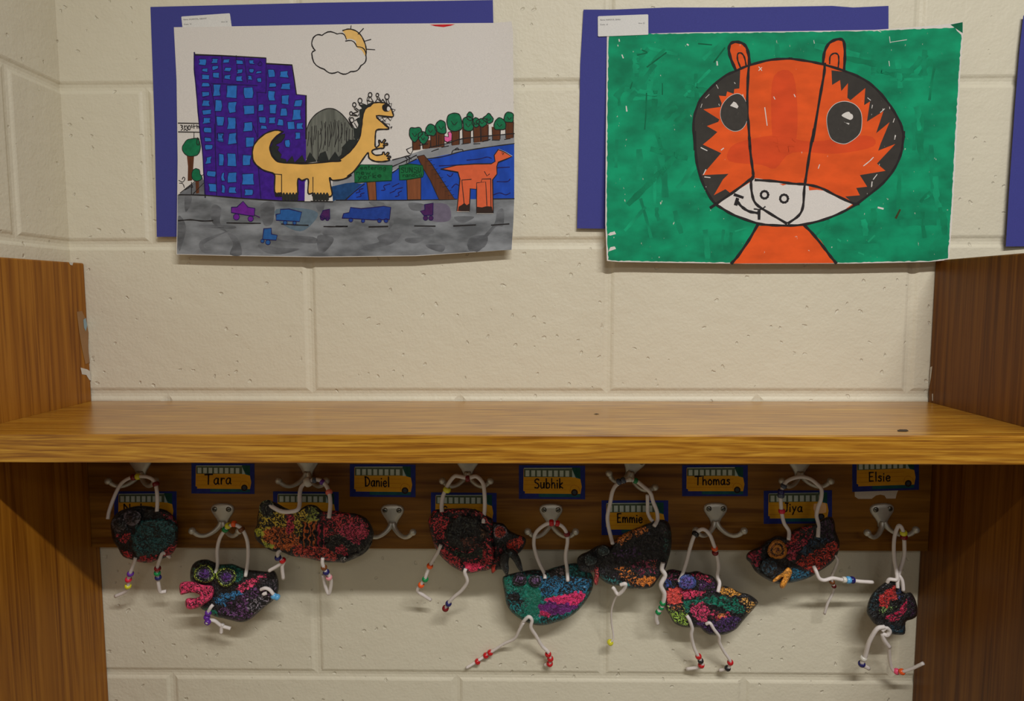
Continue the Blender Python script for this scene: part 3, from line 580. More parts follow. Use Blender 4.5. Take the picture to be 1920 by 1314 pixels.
for q, m, wh in (([(50, 970), (60, 935), (105, 925), (115, 885), (200, 895), (300, 885), (380, 875), (435, 885), (425, 980), (300, 985), (110, 972)], TRD, [(118, 985, 16), (215, 992, 14), (345, 990, 16), (398, 990, 16)]), ([(705, 862), (772, 850), (770, 945), (700, 950), (670, 915), (706, 905)], VID, [(712, 970, 18), (755, 970, 18)])):
    s.fill(a4(q), m, 6); s.stroke(a4(q), 1.78, NAV, 7, smooth=False, closed=True)
    for cx, cy, r in wh: w_ = a4([(cx + r * math.cos(a), cy + r * math.sin(a)) for a in np.linspace(0, 6.28, 9)[:-1]]); s.fill(w_, m, 6, True); s.stroke(w_, 1.2, NAV, 7, closed=True)
s.stroke(a3([(765, 890), (810, 912)]), 2.0, VID, 6)
for q in ([(70, 942), (180, 934), (290, 945), (385, 942)], [(512, 962), (660, 965), (820, 966)], [(1012, 972), (1120, 980), (1255, 985)], [(1398, 995), (1500, 997), (1612, 993)]): s.stroke(a3(q), 2.5, INK, 5)
for q in ([(0, 1036), (90, 1036)], [(262, 1040), (412, 1036)], [(625, 1032), (788, 1034)], [(935, 1032), (1110, 1024)], [(1236, 1026), (1375, 1016)]): s.stroke(a4(q), 2.74, INK, 5, smooth=False)
s.stroke(a3([(75, 705), (310, 710), (620, 735), (1010, 760), (1480, 768)]), 2.26, INK, 8); s.stroke(a4([(0, 828), (560, 828), (960, 820)]), 1.78, INK, 5); s.stroke(a4([(1250, 818), (1417, 816)]), 1.78, INK, 5)
s.line(a3([(315, 700), (315, 732)]), INK, 8, 1.5)
# sun and cloud
sun = a2([(340, 268), (390, 255), (450, 268), (500, 310), (535, 380), (545, 430), (540, 490), (505, 440), (460, 410), (455, 360), (410, 340), (372, 340), (360, 300)])
s.fill(sun, marker((228, 184, 108), .05), 2, True); s.stroke(a2([(340, 268), (390, 255), (450, 268), (500, 310), (535, 380), (547, 440), (542, 490)]), 2.38, INK, 4)
def scallop(pts, bulge):
    out = []
    c = np.mean(np.array(pts), axis=0)
    for a, b in zip(pts[:-1], pts[1:]):
        a = np.array(a); b = np.array(b); m = (a + b) / 2; d = b - a; n = np.array([d[1], -d[0]]); n = n / (np.hypot(*n) + 1e-9)
        if np.dot(n, m - c) < 0: n = -n
        for t in (0, .2, .4, .6, .8): out.append(tuple(a + d * t + n * bulge * math.sin(math.pi * t) * np.hypot(*d)))
    out.append(pts[-1]); return out
s.stroke(a2(scallop([(290, 298), (158, 310), (82, 330), (100, 445), (68, 470), (178, 608), (298, 630), (410, 628), (500, 575), (545, 490)], .2)), 2.38, INK, 4, smooth=False)
s.stroke(a2(scallop([(290, 298), (372, 345)], .3)), 2.02, INK, 4, smooth=False); s.stroke(a2(scallop([(365, 360), (465, 410), (545, 480)], .25)), 2.02, INK, 4, smooth=False)
for q in ([(413, 225), (410, 255)], [(475, 300), (522, 250)], [(530, 362), (587, 346)], [(552, 432), (622, 436)]): s.line(a2(q), INK, 4, 1.9)
s.fill(a2([(1105, 216), (1325, 212), (1290, 226), (1225, 238), (1150, 230)]), RED, 2)
s.build('drawing_paper', root)
# label sticker
def sticker(root, q, lines, yy):
    s = Sheet(lambda x, y: yy); b = s.fill(q, LABELP, 0, sp=30); s.back(b, LABELP, .00015)
    for t, x, y, h, sx, sl in lines: printed(s, t, x, y, h, PRINT, 1.2, sl, sx)
    return s.build('name_sticker', root)
k1 = Cr(330, 20, 16)
sticker(root, k1([(160, 195), (175, 175), (1590, 78), (1615, 90), (1632, 200), (1672, 490), (1700, 560), (200, 560)]), [('Name: AGARWAL, NIKSHIT',) + k1([(215, 290)])[0] + (2.9, .92, -.05), ('Grade:  01',) + k1([(230, 430)])[0] + (2.7, .95, -.04), ('Hrm: 22',) + k1([(1355, 358)])[0] + (2.7, .95, -.04)], -0.0016)

# ================================================================== tiger drawing
root = empty('mounted_drawing', P(1440, 260, -0.003))
tag(root, 'painting of an orange tiger face on a bright green ground, mounted on blue paper', 'drawing', 'mounted drawings taped to the wall')
def yb(x, y): return -0.0012 - 0.0055 * max(0, (y - 40) / 440.0) ** 2 - 0.001 * (1 + math.sin((x - 1100) / 60.0)) * max(0, 1 - y / 120.0)
s = Sheet(yb); b = s.fill([(1094, 18), (1150, 18), (1250, 14), (1380, 14), (1560, 11), (1600, 14), (1666, 11), (1666, 52), (1668, 300), (1665, 425), (1400, 431), (1240, 430), (1082, 428), (1086, 250), (1088, 120)], BLUE, 0, sp=18); s.back(b, BLUE)
s.build('backing_paper', root)
def yt(x, y):
    t = max(0, (y - 60) / 430.0); u = max(0, (x - 1690) / 110.0); v = max(0, (1190 - x) / 55.0)
    return -0.0024 - 0.0135 * t ** 1.5 - 0.006 * u * u * (1 - .5 * t) - 0.003 * v * v * t
s = Sheet(yt); GP = marker((4, 138, 96), .3, (26, 26, 40), specks=.725); GPD = marker((0, 100, 66), .3, (90, 90, 40)); GPL = marker((22, 158, 112), .15, (60, 60, 40))
b = s.fill([(1138, 66), (1140, 64), (1215, 63), (1300, 60.5), (1480, 58.5), (1640, 56), (1700, 52), (1760, 47), (1805, 41), (1806, 62), (1801, 130), (1796, 220), (1790, 330), (1784, 430), (1779, 487), (1740, 491), (1600, 494), (1400, 494.5), (1250, 492.5), (1160, 491), (1138, 489), (1135, 420), (1136, 250)], WHITE, 0, sp=16); s.back(b, WHITE)
def rag(pts, amp, seed):
    random.seed(seed); out = []
    for i in range(len(pts)):
        a, b_ = np.array(pts[i]), np.array(pts[(i + 1) % len(pts)]); n = max(1, int(np.hypot(*(b_ - a)) / 5))
        for k in range(n): q = a + (b_ - a) * k / n; out.append((q[0] + random.uniform(-amp, amp), q[1] + random.uniform(-amp, amp)))
    return out
s.fill(rag([(1141, 68), (1170, 64), (1300, 62.5), (1480, 60.5), (1640, 58), (1700, 55), (1790, 52), (1803, 66), (1798, 130), (1793, 220), (1787, 330), (1781, 430), (1777, 484), (1740, 489), (1600, 492), (1400, 492.5), (1250, 490.5), (1160, 489), (1140.5, 487), (1137.5, 420), (1138.5, 250)], .8, 2), GP, 1, sp=16)
random.seed(11)
t1 = Cr(1070, 0, 4.465); t2 = Cr(1480, 0, 4.364); t3 = Cr(1280, 240, 4.364)
for k in range(150):      # visible brush strokes
    x = random.uniform(1150, 1780); y = random.uniform(75, 480); ln = random.uniform(20, 80); a = random.choice([1.45, 1.5, -0.9, -0.8, 0.1, 1.6]) + random.uniform(-.15, .15)
    if (x - 1500) ** 2 / 200 ** 2 + (y - 260) ** 2 / 165 ** 2 < 1: continue
    x2, y2 = x + ln * math.cos(a), y + ln * math.sin(a)
    if not (1145 < x2 < 1772 and 70 < y2 < 482): continue
    s.stroke([(x, y), ((x + x2) / 2 + random.uniform(-2, 2), (y + y2) / 2), (x2, y2)], random.uniform(5, 13), random.choice([marker((10, 148, 104), .25, (40, 40, 40)), marker((2, 126, 86), .25, (40, 40, 40)), marker((6, 132, 92), .2, (40, 40, 40))]), 2)
for q in ([(640, 560), (720, 500), (800, 440)], [(1070, 365), (1180, 375)], [(515, 690), (500, 740)], [(768, 700), (768, 790)], [(635, 780), (630, 950), (620, 1080)], [(560, 460), (640, 440), (600, 420)], [(1200, 520), (1290, 400)]): s.stroke(t1(q), 2.6, GPD, 3)
for q in ([(430, 460), (440, 485)], [(1225, 515), (1228, 545)], [(465, 890), (470, 930)], [(975, 370), (985, 378)], [(405, 330), (408, 345)]): s.stroke(t1(q), 2.5, WHITE, 3)
for q in ([(200, 330), (205, 355)], [(690, 255), (720, 250), (750, 262)], [(820, 300), (825, 350)], [(815, 500), (820, 540)], [(830, 345), (960, 325)]): s.stroke(t2(q), 1.2, WHITE, 3)
for q in ([(1520, 930), (1570, 880)], [(430, 845), (520, 820)], [(1600, 650), (1640, 660)], [(1270, 910), (1290, 925)], [(1440, 1020), (1480, 1035)]): s.stroke(t3(q), 3.2, GPL if q[0][0] < 1560 else WHITE, 3)
s.stroke(t3([(1745, 735), (1778, 670)]), 4, marker((60, 60, 30)), 3)
OR = marker((222, 84, 28), .12, (30, 30, 60), specks=.73); ORD = marker((212, 72, 28), .1, (30, 30, 60)); BK = marker((56, 52, 48), .1, (80, 80, 80), specks=.715)
# folded corner
s.fill([(1782, 46), (1805, 41.5), (1805, 62), (1796, 56)], GPD, 2)
body = t3([(610, 800), (1005, 800), (1130, 920), (1255, 1105), (405, 1108)]); s.fill(body, OR, 4, sp=14)
s.stroke(t3([(615, 790), (540, 920), (450, 1050), (400, 1106)]), 5.5, INK, 6); s.stroke(t3([(995, 795), (1060, 860), (1150, 970), (1210, 1050), (1255, 1104)]), 5.5, INK, 6)
face = t1([(1040, 1250), (1028, 1040), (1050, 920), (1110, 800), (1270, 650), (1390, 590), (1500, 545), (1680, 500), (1850, 490)]) + t2([(30, 480), (150, 500), (290, 530), (480, 590), (620, 655), (730, 745), (830, 870), (910, 1010), (935, 1100)]) + t3([(1810, 30), (1800, 140), (1790, 200), (1740, 320), (1640, 450), (1440, 610), (1300, 690), (1150, 750), (980, 790), (850, 795), (700, 792), (600, 775), (430, 715), (330, 660), (250, 600), (170, 460), (115, 280), (100, 50)])
s.fill(face, OR, 4, sp=14)
s.fill(t3([(560, 90), (800, 60), (1050, 110), (1500, 60), (1560, 150), (1250, 210), (900, 200), (760, 330), (640, 300), (380, 270), (400, 150)]), ORD, 4.4, True, sp=14)
s.fill(t1([(1700, 640), (1860, 620), (1900, 1000), (1860, 1250), (1720, 1250), (1680, 1000)]), ORD, 4.4, True, sp=14)
# dark jagged fur
fur_l = t1([(1040, 1250), (1028, 1040), (1050, 920), (1110, 800), (1270, 650), (1390, 590), (1420, 590), (1412, 740), (1370, 745), (1365, 785), (1310, 765), (1300, 805), (1240, 800), (1265, 865), (1255, 895), (1110, 915), (1245, 1000), (1235, 1020), (1140, 1055), (1228, 1105), (1180, 1150), (1100, 1215)]) + t3([(165, 135), (315, 205), (160, 385), (375, 375), (330, 420), (255, 550), (350, 500), (400, 540), (265, 625), (250, 600), (170, 460), (115, 280), (100, 40)])
s.fill(fur_l, BK, 5, sp=14)
s.fill(t3([(162, 140), (300, 90), (330, 160), (180, 215)]), OR, 3)
fur_r = t2([(345, 575), (480, 590), (620, 655), (730, 745), (830, 870), (910, 1010), (938, 1120)]) + t3([(1810, 30), (1800, 140), (1790, 200), (1740, 320), (1640, 450), (1440, 610), (1400, 620), (1330, 560), (1450, 550), (1420, 490), (1510, 480), (1450, 385), (1660, 350), (1590, 290), (1740, 130), (1600, 185), (1660, 10)]) + t2([(745, 1180), (820, 1000), (710, 1090), (770, 910), (635, 995), (660, 830), (612, 860), (622, 720), (500, 820), (475, 800), (480, 680), (425, 745), (415, 655), (350, 695)])
s.fill(fur_r, BK, 5, sp=14)
for q in ([(1130, 820), (1160, 790)], [(1220, 710), (1235, 740)], [(1100, 870), (1090, 900)], [(1370, 690), (1378, 700)], [(1240, 870), (1245, 885)]): s.stroke(t1(q), 1.1, WHITE, 6)
for q in ([(860, 970), (850, 1000)], [(640, 800), (665, 820)], [(680, 860), (675, 885)], [(780, 890), (745, 920)], [(870, 1110), (860, 1140)], [(820, 870), (822, 890)]): s.stroke(t2(q), 1.3, WHITE, 6)
for q in ([(150, 160), (200, 185)], [(180, 400), (225, 405)], [(190, 480), (185, 510)], [(170, 380), (190, 340)], [(1590, 380), (1560, 420)], [(1550, 440), (1545, 480)], [(1740, 60), (1735, 90)], [(1560, 240), (1530, 270), (1480, 310)], [(1120, 300), (1110, 330)], [(315, 180), (335, 165)]): s.stroke(t3(q), 1.8, WHITE, 6)
for q in ([(1575, 560), (1600, 590)], [(1575, 590), (1600, 565)], [(1625, 900), (1645, 1050)], [(1870, 790), (1880, 810)], [(1440, 790), (1450, 830)], [(1700, 810), (1710, 830)]): s.stroke(t1(q), 1.6, WHITE, 6)
s.stroke(t1(face and [(1040, 1250), (1028, 1040), (1050, 920), (1110, 800), (1270, 650), (1390, 590), (1500, 545), (1680, 500), (1850, 490)]), 4.7, INK, 7)
s.stroke(t2([(0, 478), (150, 500), (290, 530), (480, 590), (620, 655), (730, 745), (830, 870), (910, 1010), (938, 1120)]), 4.7, INK, 7)
s.stroke(t3([(1812, 30), (1800, 140), (1790, 200), (1740, 320), (1640, 450), (1440, 610), (1300, 690), (1150, 750), (980, 790), (850, 797), (700, 792), (600, 775), (430, 715), (330, 660), (250, 600), (170, 460), (115, 280), (100, 30)]), 4.7, INK, 9)
# muzzle
mz = t3([(285, 630), (370, 560), (550, 445), (575, 420), (600, 410), (700, 425), (850, 440), (1000, 460), (1130, 490), (1230, 530), (1390, 620), (1300, 688), (1150, 748), (980, 785), (850, 792), (700, 788), (600, 770), (430, 710), (330, 655)])
s.fill(mz, WHITE, 7, sp=14)
for q in ([(230, 650), (400, 535), (540, 430), (578, 395)], [(595, 425), (750, 435), (900, 455), (1010, 462), (1130, 490), (1250, 550), (1400, 618), (1440, 620)]): s.stroke(t3(q), 5.2, INK, 9)
s.fill(t3([(790, 455), (860, 458), (820, 470)]), OR, 8); s.fill(t3([(1030, 470), (1120, 490), (1250, 525), (1100, 505), (1035, 510)]), OR, 8)
s.stroke(t1([(1480, 420), (1495, 500), (1485, 650), (1478, 900), (1490, 1050), (1502, 1250)]) + t3([(545, 60), (555, 200), (572, 330), (578, 400), (560, 440), (568, 540), (600, 620), (700, 690), (850, 780)]), 5.2, INK, 10)
s.stroke(t3([(865, 778), (950, 715), (985, 640), (995, 500), (1010, 400), (1040, 200), (1065, 60), (1080, 0)]) + t2([(190, 1160), (250, 800), (285, 600), (290, 520)]), 5.2, INK, 10)
for cx, cy, r in ((670, 546, 30), (830, 577, 32)):
    q = t3([(cx + r * math.cos(a), cy + r * math.sin(a)) for a in np.linspace(0, 6.28, 11)[:-1]]); s.stroke(q, 4.7, INK, 10, closed=True)
s.stroke(t3([(440, 590), (480, 640), (540, 680), (610, 695)]), 5.5, INK, 10); s.stroke(t3([(448, 580), (435, 625)]), 6.5, INK, 10, smooth=False); s.stroke(t3([(425, 545), (492, 568)]), 5.2, INK, 10, smooth=False); s.stroke(t3([(625, 680), (625, 742)]), 6.5, INK, 10, smooth=False); s.stroke(t3([(585, 662), (640, 665), (675, 643)]), 2.6, INK, 10)
# ears and eyes
ear_l = t1([(1385, 590), (1345, 500), (1325, 420), (1340, 365), (1390, 350), (1450, 370), (1485, 430), (1500, 545)]); ear_r = t2([(275, 520), (290, 420), (330, 350), (400, 320), (445, 340), (455, 450), (448, 570), (350, 545)])
for e in (ear_l, ear_r): s.fill(e, OR, 3.5, sp=14)
s.stroke(ear_l, 5.5, INK, 7); s.stroke(ear_r[:7], 5.5, INK, 7)
s.stroke(t1([(1420, 560), (1398, 500), (1400, 450), (1430, 445), (1455, 480), (1470, 550)]), 3, INK, 7); s.stroke(t2([(330, 520), (335, 460), (370, 435), (400, 450), (405, 500), (400, 550)]), 3, INK, 7)
eye_l = t1([(1330, 810), (1400, 785), (1450, 820), (1478, 900), (1475, 1010), (1430, 1080), (1360, 1095), (1290, 1050), (1255, 970), (1270, 880)]); eye_r = t2([(400, 840), (470, 832), (540, 860), (585, 920), (592, 1010), (575, 1090), (510, 1150), (440, 1175), (350, 1140), (315, 1050), (310, 950), (345, 880)])
for e in (eye_l, eye_r): s.fill([(p[0] + (p[0] - np.mean([a[0] for a in e])) * .025, p[1] + (p[1] - np.mean([a[1] for a in e])) * .025) for p in e], WHITE, 9.5, True); s.fill(e, marker((60, 56, 52), .1, specks=.74), 11, True)
s.fill(t1([(1335, 885), (1365, 850), (1385, 860), (1405, 890), (1395, 908), (1360, 895)]), WHITE, 12); s.fill(t2([(428, 945), (460, 920), (488, 915), (500, 928), (518, 940), (520, 965), (500, 980), (470, 970)]), WHITE, 12, True); s.fill(t2([(445, 995), (455, 1003), (492, 1008), (487, 1020)]), WHITE, 12)
s.build('painted_paper', root)
k2 = Cr(1110, 20, 16)
sticker(root, k2([(175, 185), (200, 165), (1660, 110), (1688, 125), (1690, 700), (1680, 720), (500, 765), (200, 775), (178, 755)]), [('Name: NAMOUS, GHALI',) + k2([(240, 300)])[0] + (2.9, .92, -.025), ('Grade:  01',) + k2([(240, 435)])[0] + (2.7, .95, 0), ('Hrm: 22',) + k2([(1390, 398)])[0] + (2.7, .95, -.03)], -0.0031)
# third mount, cut by the right edge of the photo
s = Sheet(lambda x, y: -0.004 - 0.0075 * max(0, (1960 - x) / 80.) ** 2 * .5)
root3 = empty('mounted_drawing', P(2100, 240, -0.003)); tag(root3, 'blue paper mount cut off by the right edge above the right side panel', 'drawing', 'mounted drawings taped to the wall')
b = s.fill([(1919, 29), (2100, 27), (2350, 22), (2550, 20), (2560, 450), (2200, 460), (1886, 462), (1892, 360), (1903, 200), (1912, 90)], BLUE, 0, sp=40); s.back(b, BLUE); s.build('backing_paper', root3)

# ================================================================== hooks
METAL, _nt, _b = nmat('cast_zinc', 0.38, 0.5); _b.inputs['Metallic'].default_value = 0.55; _b.inputs['Base Color'].default_value = rgba((190, 186, 174))
_n = N(_nt, 'ShaderNodeTexNoise', Scale=400.0, Detail=2.0); _bp = N(_nt, 'ShaderNodeBump', Strength=0.2, Distance=0.0004); _nt.links.new(_n.outputs[0], _bp.inputs['Height']); _nt.links.new(_bp.outputs[0], _b.inputs['Normal'])
SCREW, _nt, _b = nmat('dark_screw', 0.3, 0.5); _b.inputs['Metallic'].default_value = 0.9; _b.inputs['Base Color'].default_value = rgba((120, 116, 104))
SLOT = plain('screw_slot', (22, 20, 18), 0.6)
def tube(path, rad, seg=10, cap=True):
    """sweep a circle along 3-D points; rad is a number or a list"""
    p = np.array(path, float); n = len(p); rr = rad if isinstance(rad, (list, np.ndarray)) else [rad] * n
    t = np.gradient(p, axis=0); t /= np.linalg.norm(t, axis=1)[:, None] + 1e-12
    V, Fc = [], []
    ref = np.array([0, 0, 1.0]) if abs(t[0][2]) < .9 else np.array([1.0, 0, 0])
    u = np.cross(t[0], ref); u /= np.linalg.norm(u)
    for i in range(n):
        u = u - t[i] * np.dot(u, t[i]); u /= np.linalg.norm(u); w = np.cross(t[i], u)
        for k in range(seg):
            a = 2 * math.pi * k / seg; V.append(tuple(p[i] + (u * math.cos(a) + w * math.sin(a)) * rr[i]))
    for i in range(n - 1):
        for k in range(seg): Fc.append((i * seg + k, i * seg + (k + 1) % seg, (i + 1) * seg + (k + 1) % seg, (i + 1) * seg + k))
    if cap: Fc.append(tuple(range(seg))[::-1]); Fc.append(tuple((n - 1) * seg + k for k in range(seg)))
    return V, Fc
def lathe(prof, seg, M=None):
    """profile (r, h) around the local y axis pointing to the viewer (-y)"""
    V, Fc = [], []
    for r, h in prof:
        for k in range(seg):
            a = 2 * math.pi * k / seg; V.append((r * math.cos(a), -h, r * math.sin(a)))
    for i in range(len(prof) - 1):
        for k in range(seg): Fc.append((i * seg + k, i * seg + (k + 1) % seg, (i + 1) * seg + (k + 1) % seg, (i + 1) * seg + k))
    Fc.append(tuple((len(prof) - 1) * seg + k for k in range(seg)))
    return V, Fc
YR = -0.019
def make_hook(px, py):
    loc = P(px, py, YR); e = empty('double_coat_hook', loc); L = Vector(loc)
    out = [(-.0160, .0035), (-.0150, .0068), (-.0118, .0094), (-.0062, .0108), (0, .0112), (.0062, .0108), (.0118, .0094), (.0150, .0068), (.0160, .0035), (.0152, -.0005), (.0122, -.0055), (.0085, -.0108), (.0062, -.016), (.0055, -.0215), (0, -.0225), (-.0055, -.0215), (-.0062, -.016), (-.0085, -.0108), (-.0122, -.0055), (-.0152, -.0005)]
    V, Fc = [], []; n = len(out); cx, cz = 0, -.001
    for sc, h in ((1, 0.0), (.98, .0018), (.9, .0030), (.5, .0040)):
        V += [(x * sc, -h, cz + (z - cz) * sc) for x, z in out]
    for i in range(3):
        for k in range(n): Fc.append((i * n + k, i * n + (k + 1) % n, (i + 1) * n + (k + 1) % n, (i + 1) * n + k))
    Fc.append(tuple(3 * n + k for k in range(n)))
    Fc = [t[::-1] for t in Fc]
    mesh_obj('mounting_plate', [L + Vector(v) for v in V], Fc, METAL, parent=e, smooth=True, loc=loc)
    for sx in (-1, 1):
        c = catmull([(sx * .001, -.003, -.014), (sx * .004, -.006, -.0205), (sx * .0105, -.0115, -.0262), (sx * .018, -.0165, -.0285), (sx * .0250, -.0205, -.0262), (sx * .0312, -.023, -.0200)], 5)
        m = len(c); rr = [0.0040 - 0.0011 * min(1, i / (m * .5)) + (.0002 if i > m * .8 else 0) for i in range(m)]
        V, Fc = tube(c, rr, 10)
        a = mesh_obj('hook_arm', [L + Vector(v) for v in V], Fc, METAL, parent=e, smooth=True, loc=loc)
        # ball tip
        bm = bmesh.new(); bmesh.ops.create_uvsphere(bm, u_segments=14, v_segments=10, radius=.0047)
        me = bpy.data.meshes.new('ball_tip'); bm.to_mesh(me); bm.free(); me.materials.append(METAL); me.polygons.foreach_set('use_smooth', [True] * len(me.polygons))
        t = bpy.data.objects.new('ball_tip', me); scn.collection.objects.link(t); t.parent = a; t.location = (sx * .0316, -.0233, -.0194)
        V, Fc = lathe([(.0037, .0022), (.0037, .0036), (.0028, .0046), (.001, .005)], 16)
        s_ = mesh_obj('screw', [L + Vector((v[0] + sx * .0093, v[1], v[2] + .0035)) for v in V], [f_[::-1] for f_ in Fc], SCREW, parent=e, smooth=True, loc=loc)
        ang = .6 * sx; bx = Vector((math.cos(ang), 0, math.sin(ang))) * .0026; bz = Vector((-math.sin(ang), 0, math.cos(ang))) * .0006
        o_ = L + Vector((sx * .0093, -.0052, .0035))
        mesh_obj('slot', [o_ - bx - bz, o_ + bx - bz, o_ + bx + bz, o_ - bx + bz], [(0, 1, 2, 3)], SLOT, parent=s_, loc=loc).location = (0, 0, 0)
    return e
def copy_tree(o, parent=None):
    c = o.copy(); scn.collection.objects.link(c)
    if parent: c.parent = parent
    for ch in list(o.children): copy_tree(ch, c)
    return c
HK = [(1341, 957, 'double coat hook in the lower row directly under the second bus tag from the right', 0),
      (264, 866, 'leftmost double coat hook of the upper row, above the teal shelled clay animal', .05),
      (577, 866, 'upper row double coat hook holding the orange and red clay animal', 0),
      (877, 866, 'upper row double coat hook holding the round red and black clay animal', 0),
      (1188, 866, 'upper row double coat hook holding the nearly black clay animal', .12),
      (1499, 866, 'rightmost double coat hook of the upper row', 0),
      (418, 958, 'lower row double coat hook holding the clay fish with open pink lips', 0),
      (736, 960, 'empty double coat hook in the lower row beside the orange and red clay animal', 0),
      (1033, 959, 'lower row double coat hook holding the teal and magenta clay animal', 0),
      (1653, 958, 'double coat hook nearest the right side panel, in the lower row', .22)]
hk0 = make_hook(HK[0][0], HK[0][1])
for i, (px, py, lb, rz) in enumerate(HK):
    o = hk0 if i == 0 else copy_tree(hk0)
    o.location = P(px, py, YR - .0002); o.rotation_euler = (0, -rz * .3 if i != 4 else -.0, 0)
    if i == 4: o.rotation_euler = (0, .30, 0)
    tag(o, lb, 'coat hook', 'double coat hooks on the rail')

# ================================================================== bus name tags
TB = marker((36, 46, 120), .12); TT = marker((26, 84, 92), .2, (60, 60, 60)); TG = marker((24, 72, 60), .2); BY = marker((212, 152, 28), .08, (40, 40, 40)); BYD = marker((190, 118, 22), .08); BW = marker((186, 196, 182), .08); BG = marker((84, 96, 74), .1); TI = marker((44, 28, 24), .1); WH = marker((60, 66, 72), .1); CLR = plain('cut_paper_edge', (190, 190, 180), .6)
def bus_tag(x0, y0, x1, y1, label, txt, tx, ty, th, tw, slant=0.0, skew=0.0):
    yy = YR - .0006
    s = Sheet(lambda x, y: yy); W, H = x1 - x0, y1 - y0
    q = lambda u, v: (x0 + u * W, y0 + v * H + u * skew)
    Q = lambda L: [q(*a) for a in L]
    b = s.fill(Q([(0, 0), (1, 0), (1, 1), (0, 1)]), TB, 0, sp=60); s.back(b, CLR, .0003)
    s.fill(Q([(.72, .06), (.93, .06), (.93, .94), (.3, .94), (.3, .8), (.72, .8)]), TT, 1, sp=60); s.fill(Q([(.79, .06), (.93, .06), (.93, .4), (.86, .3)]), TG, 1.5, sp=60)
    s.fill(Q([(.07, .10), (.80, .08), (.86, .36), (.93, .40), (.95, .62), (.93, .84), (.09, .84), (.09, .78), (.065, .76)]), BY, 3, sp=60)
    s.fill(Q([(.075, .10), (.80, .08), (.82, .16), (.86, .34), (.075, .35)]), BG, 4, sp=60)
    s.line(Q([(.08, .09), (.80, .075)]), BW, 5, 1.3)
    for k in range(8): u = .10 + k * .086; s.fill(Q([(u, .15), (u + .058, .15), (u + .058, .33), (u, .33)]), BW, 5, sp=60); pass
    s.fill(Q([(.805, .12), (.855, .35), (.805, .35)]), marker((170, 190, 186), .05), 5, sp=60)
    for v in (.45, .58, .72): s.stroke(Q([(.08, v), (.78, v)]), .7, BYD, 4, smooth=False)
    s.stroke(Q([(.77, .78), (.79, .62), (.84, .58), (.9, .64), (.92, .76)]), 1.0, BYD, 4)
    for r, m, l in ((.052, TI, 6), (.03, WH, 7)): s.fill(Q([(.84 + r * math.cos(a), .80 + r * W / H * math.sin(a)) for a in np.linspace(0, 6.28, 13)[:-1]]), m, l, sp=60)
    if txt: hand(s, txt, tx, ty, th, 2.7, TI, 8, wid=tw, slant=slant)
    o = s.build('bus_name_tag', None, loc=P((x0 + x1) / 2, (y0 + y1) / 2, YR))
    return tag(o, label, 'name tag', 'school bus name tags on the rail')
bus_tag(359, 868, 477, 925, 'bus name tag with four handwritten letters, leftmost of the upper tags', 'Tara', 384, 908, 18.5, 50, -.02, 1)
bus_tag(656, 870, 779, 931, 'bus name tag above the empty coat hook', 'Daniel', 684, 911, 17.5, 46, .03, 1)['label'] = 'bus name tag above the empty coat hook, second of the upper tags'
bus_tag(973, 872, 1097, 935, 'bus name tag above the teal and magenta clay animal, middle of the upper tags', 'Subhik', 1002, 915, 17, 54, 0, 1)
bus_tag(1279, 872, 1402, 930, 'bus name tag with six handwritten letters, second of the upper tags from the right', 'Thomas', 1303, 909, 16, 66, -.01, 0)
bus_tag(1598, 860, 1723, 922, 'bus name tag nearest the right side panel, torn paper hanging below it', 'Elsie', 1629, 902, 16, 41, -.01, -4)
bus_tag(214, 921, 331, 981, 'bus name tag mostly hidden behind the teal shelled clay animal', 'Nabnt', 231, 958, 13, 68, 0, 0)
bus_tag(512, 921, 635, 980, 'bus name tag mostly hidden behind the orange and red clay animal', None, 0, 0, 0, 0, 0, 1)
bus_tag(808, 923, 931, 984, 'bus name tag partly hidden behind the round red and black clay animal', 'Connne', 829, 964, 15, 66, 0, 1)
bus_tag(1128, 938, 1253, 1003, 'bus name tag partly covered by the nearly black clay animal', 'Emmie', 1157, 979, 16, 48, .02, 0)
bus_tag(1432, 920, 1560, 982, 'bus name tag with a pale orange patch stuck on it, above the clay bird', 'Jiya', 1469, 959, 16, 36, .01, -1)
yy_ = YR - .0003
s = Sheet(lambda x, y: yy_ ); kk = Cr(1560, 860, 8.727)
b = s.fill(kk([(370, 500), (1090, 500), (1060, 570), (1040, 650), (890, 650), (860, 600), (790, 585), (720, 600), (650, 655), (430, 655), (375, 620)]), paper('torn_white_paper', (196, 186, 172)), 0); s.back(b, WHITE, .0001)
tag(s.build('torn_paper', None, loc=P(1640, 925, YR)), 'torn strip of white paper below the rightmost bus name tag', 'paper')
s = Sheet(lambda x, y: YR - .0014)
b = s.fill(Cr(1380, 860, 4.868)([(712, 410), (815, 402), (825, 440), (822, 490), (780, 500), (720, 498), (705, 450)]), paper('orange_tape', (238, 186, 128)), 0, sp=10); s.back(b, BYD, .0004)
tag(s.build('sticky_patch', None, loc=P(1537, 952, YR)), 'small pale orange sticky patch on the four letter bus name tag above the clay bird', 'sticker')

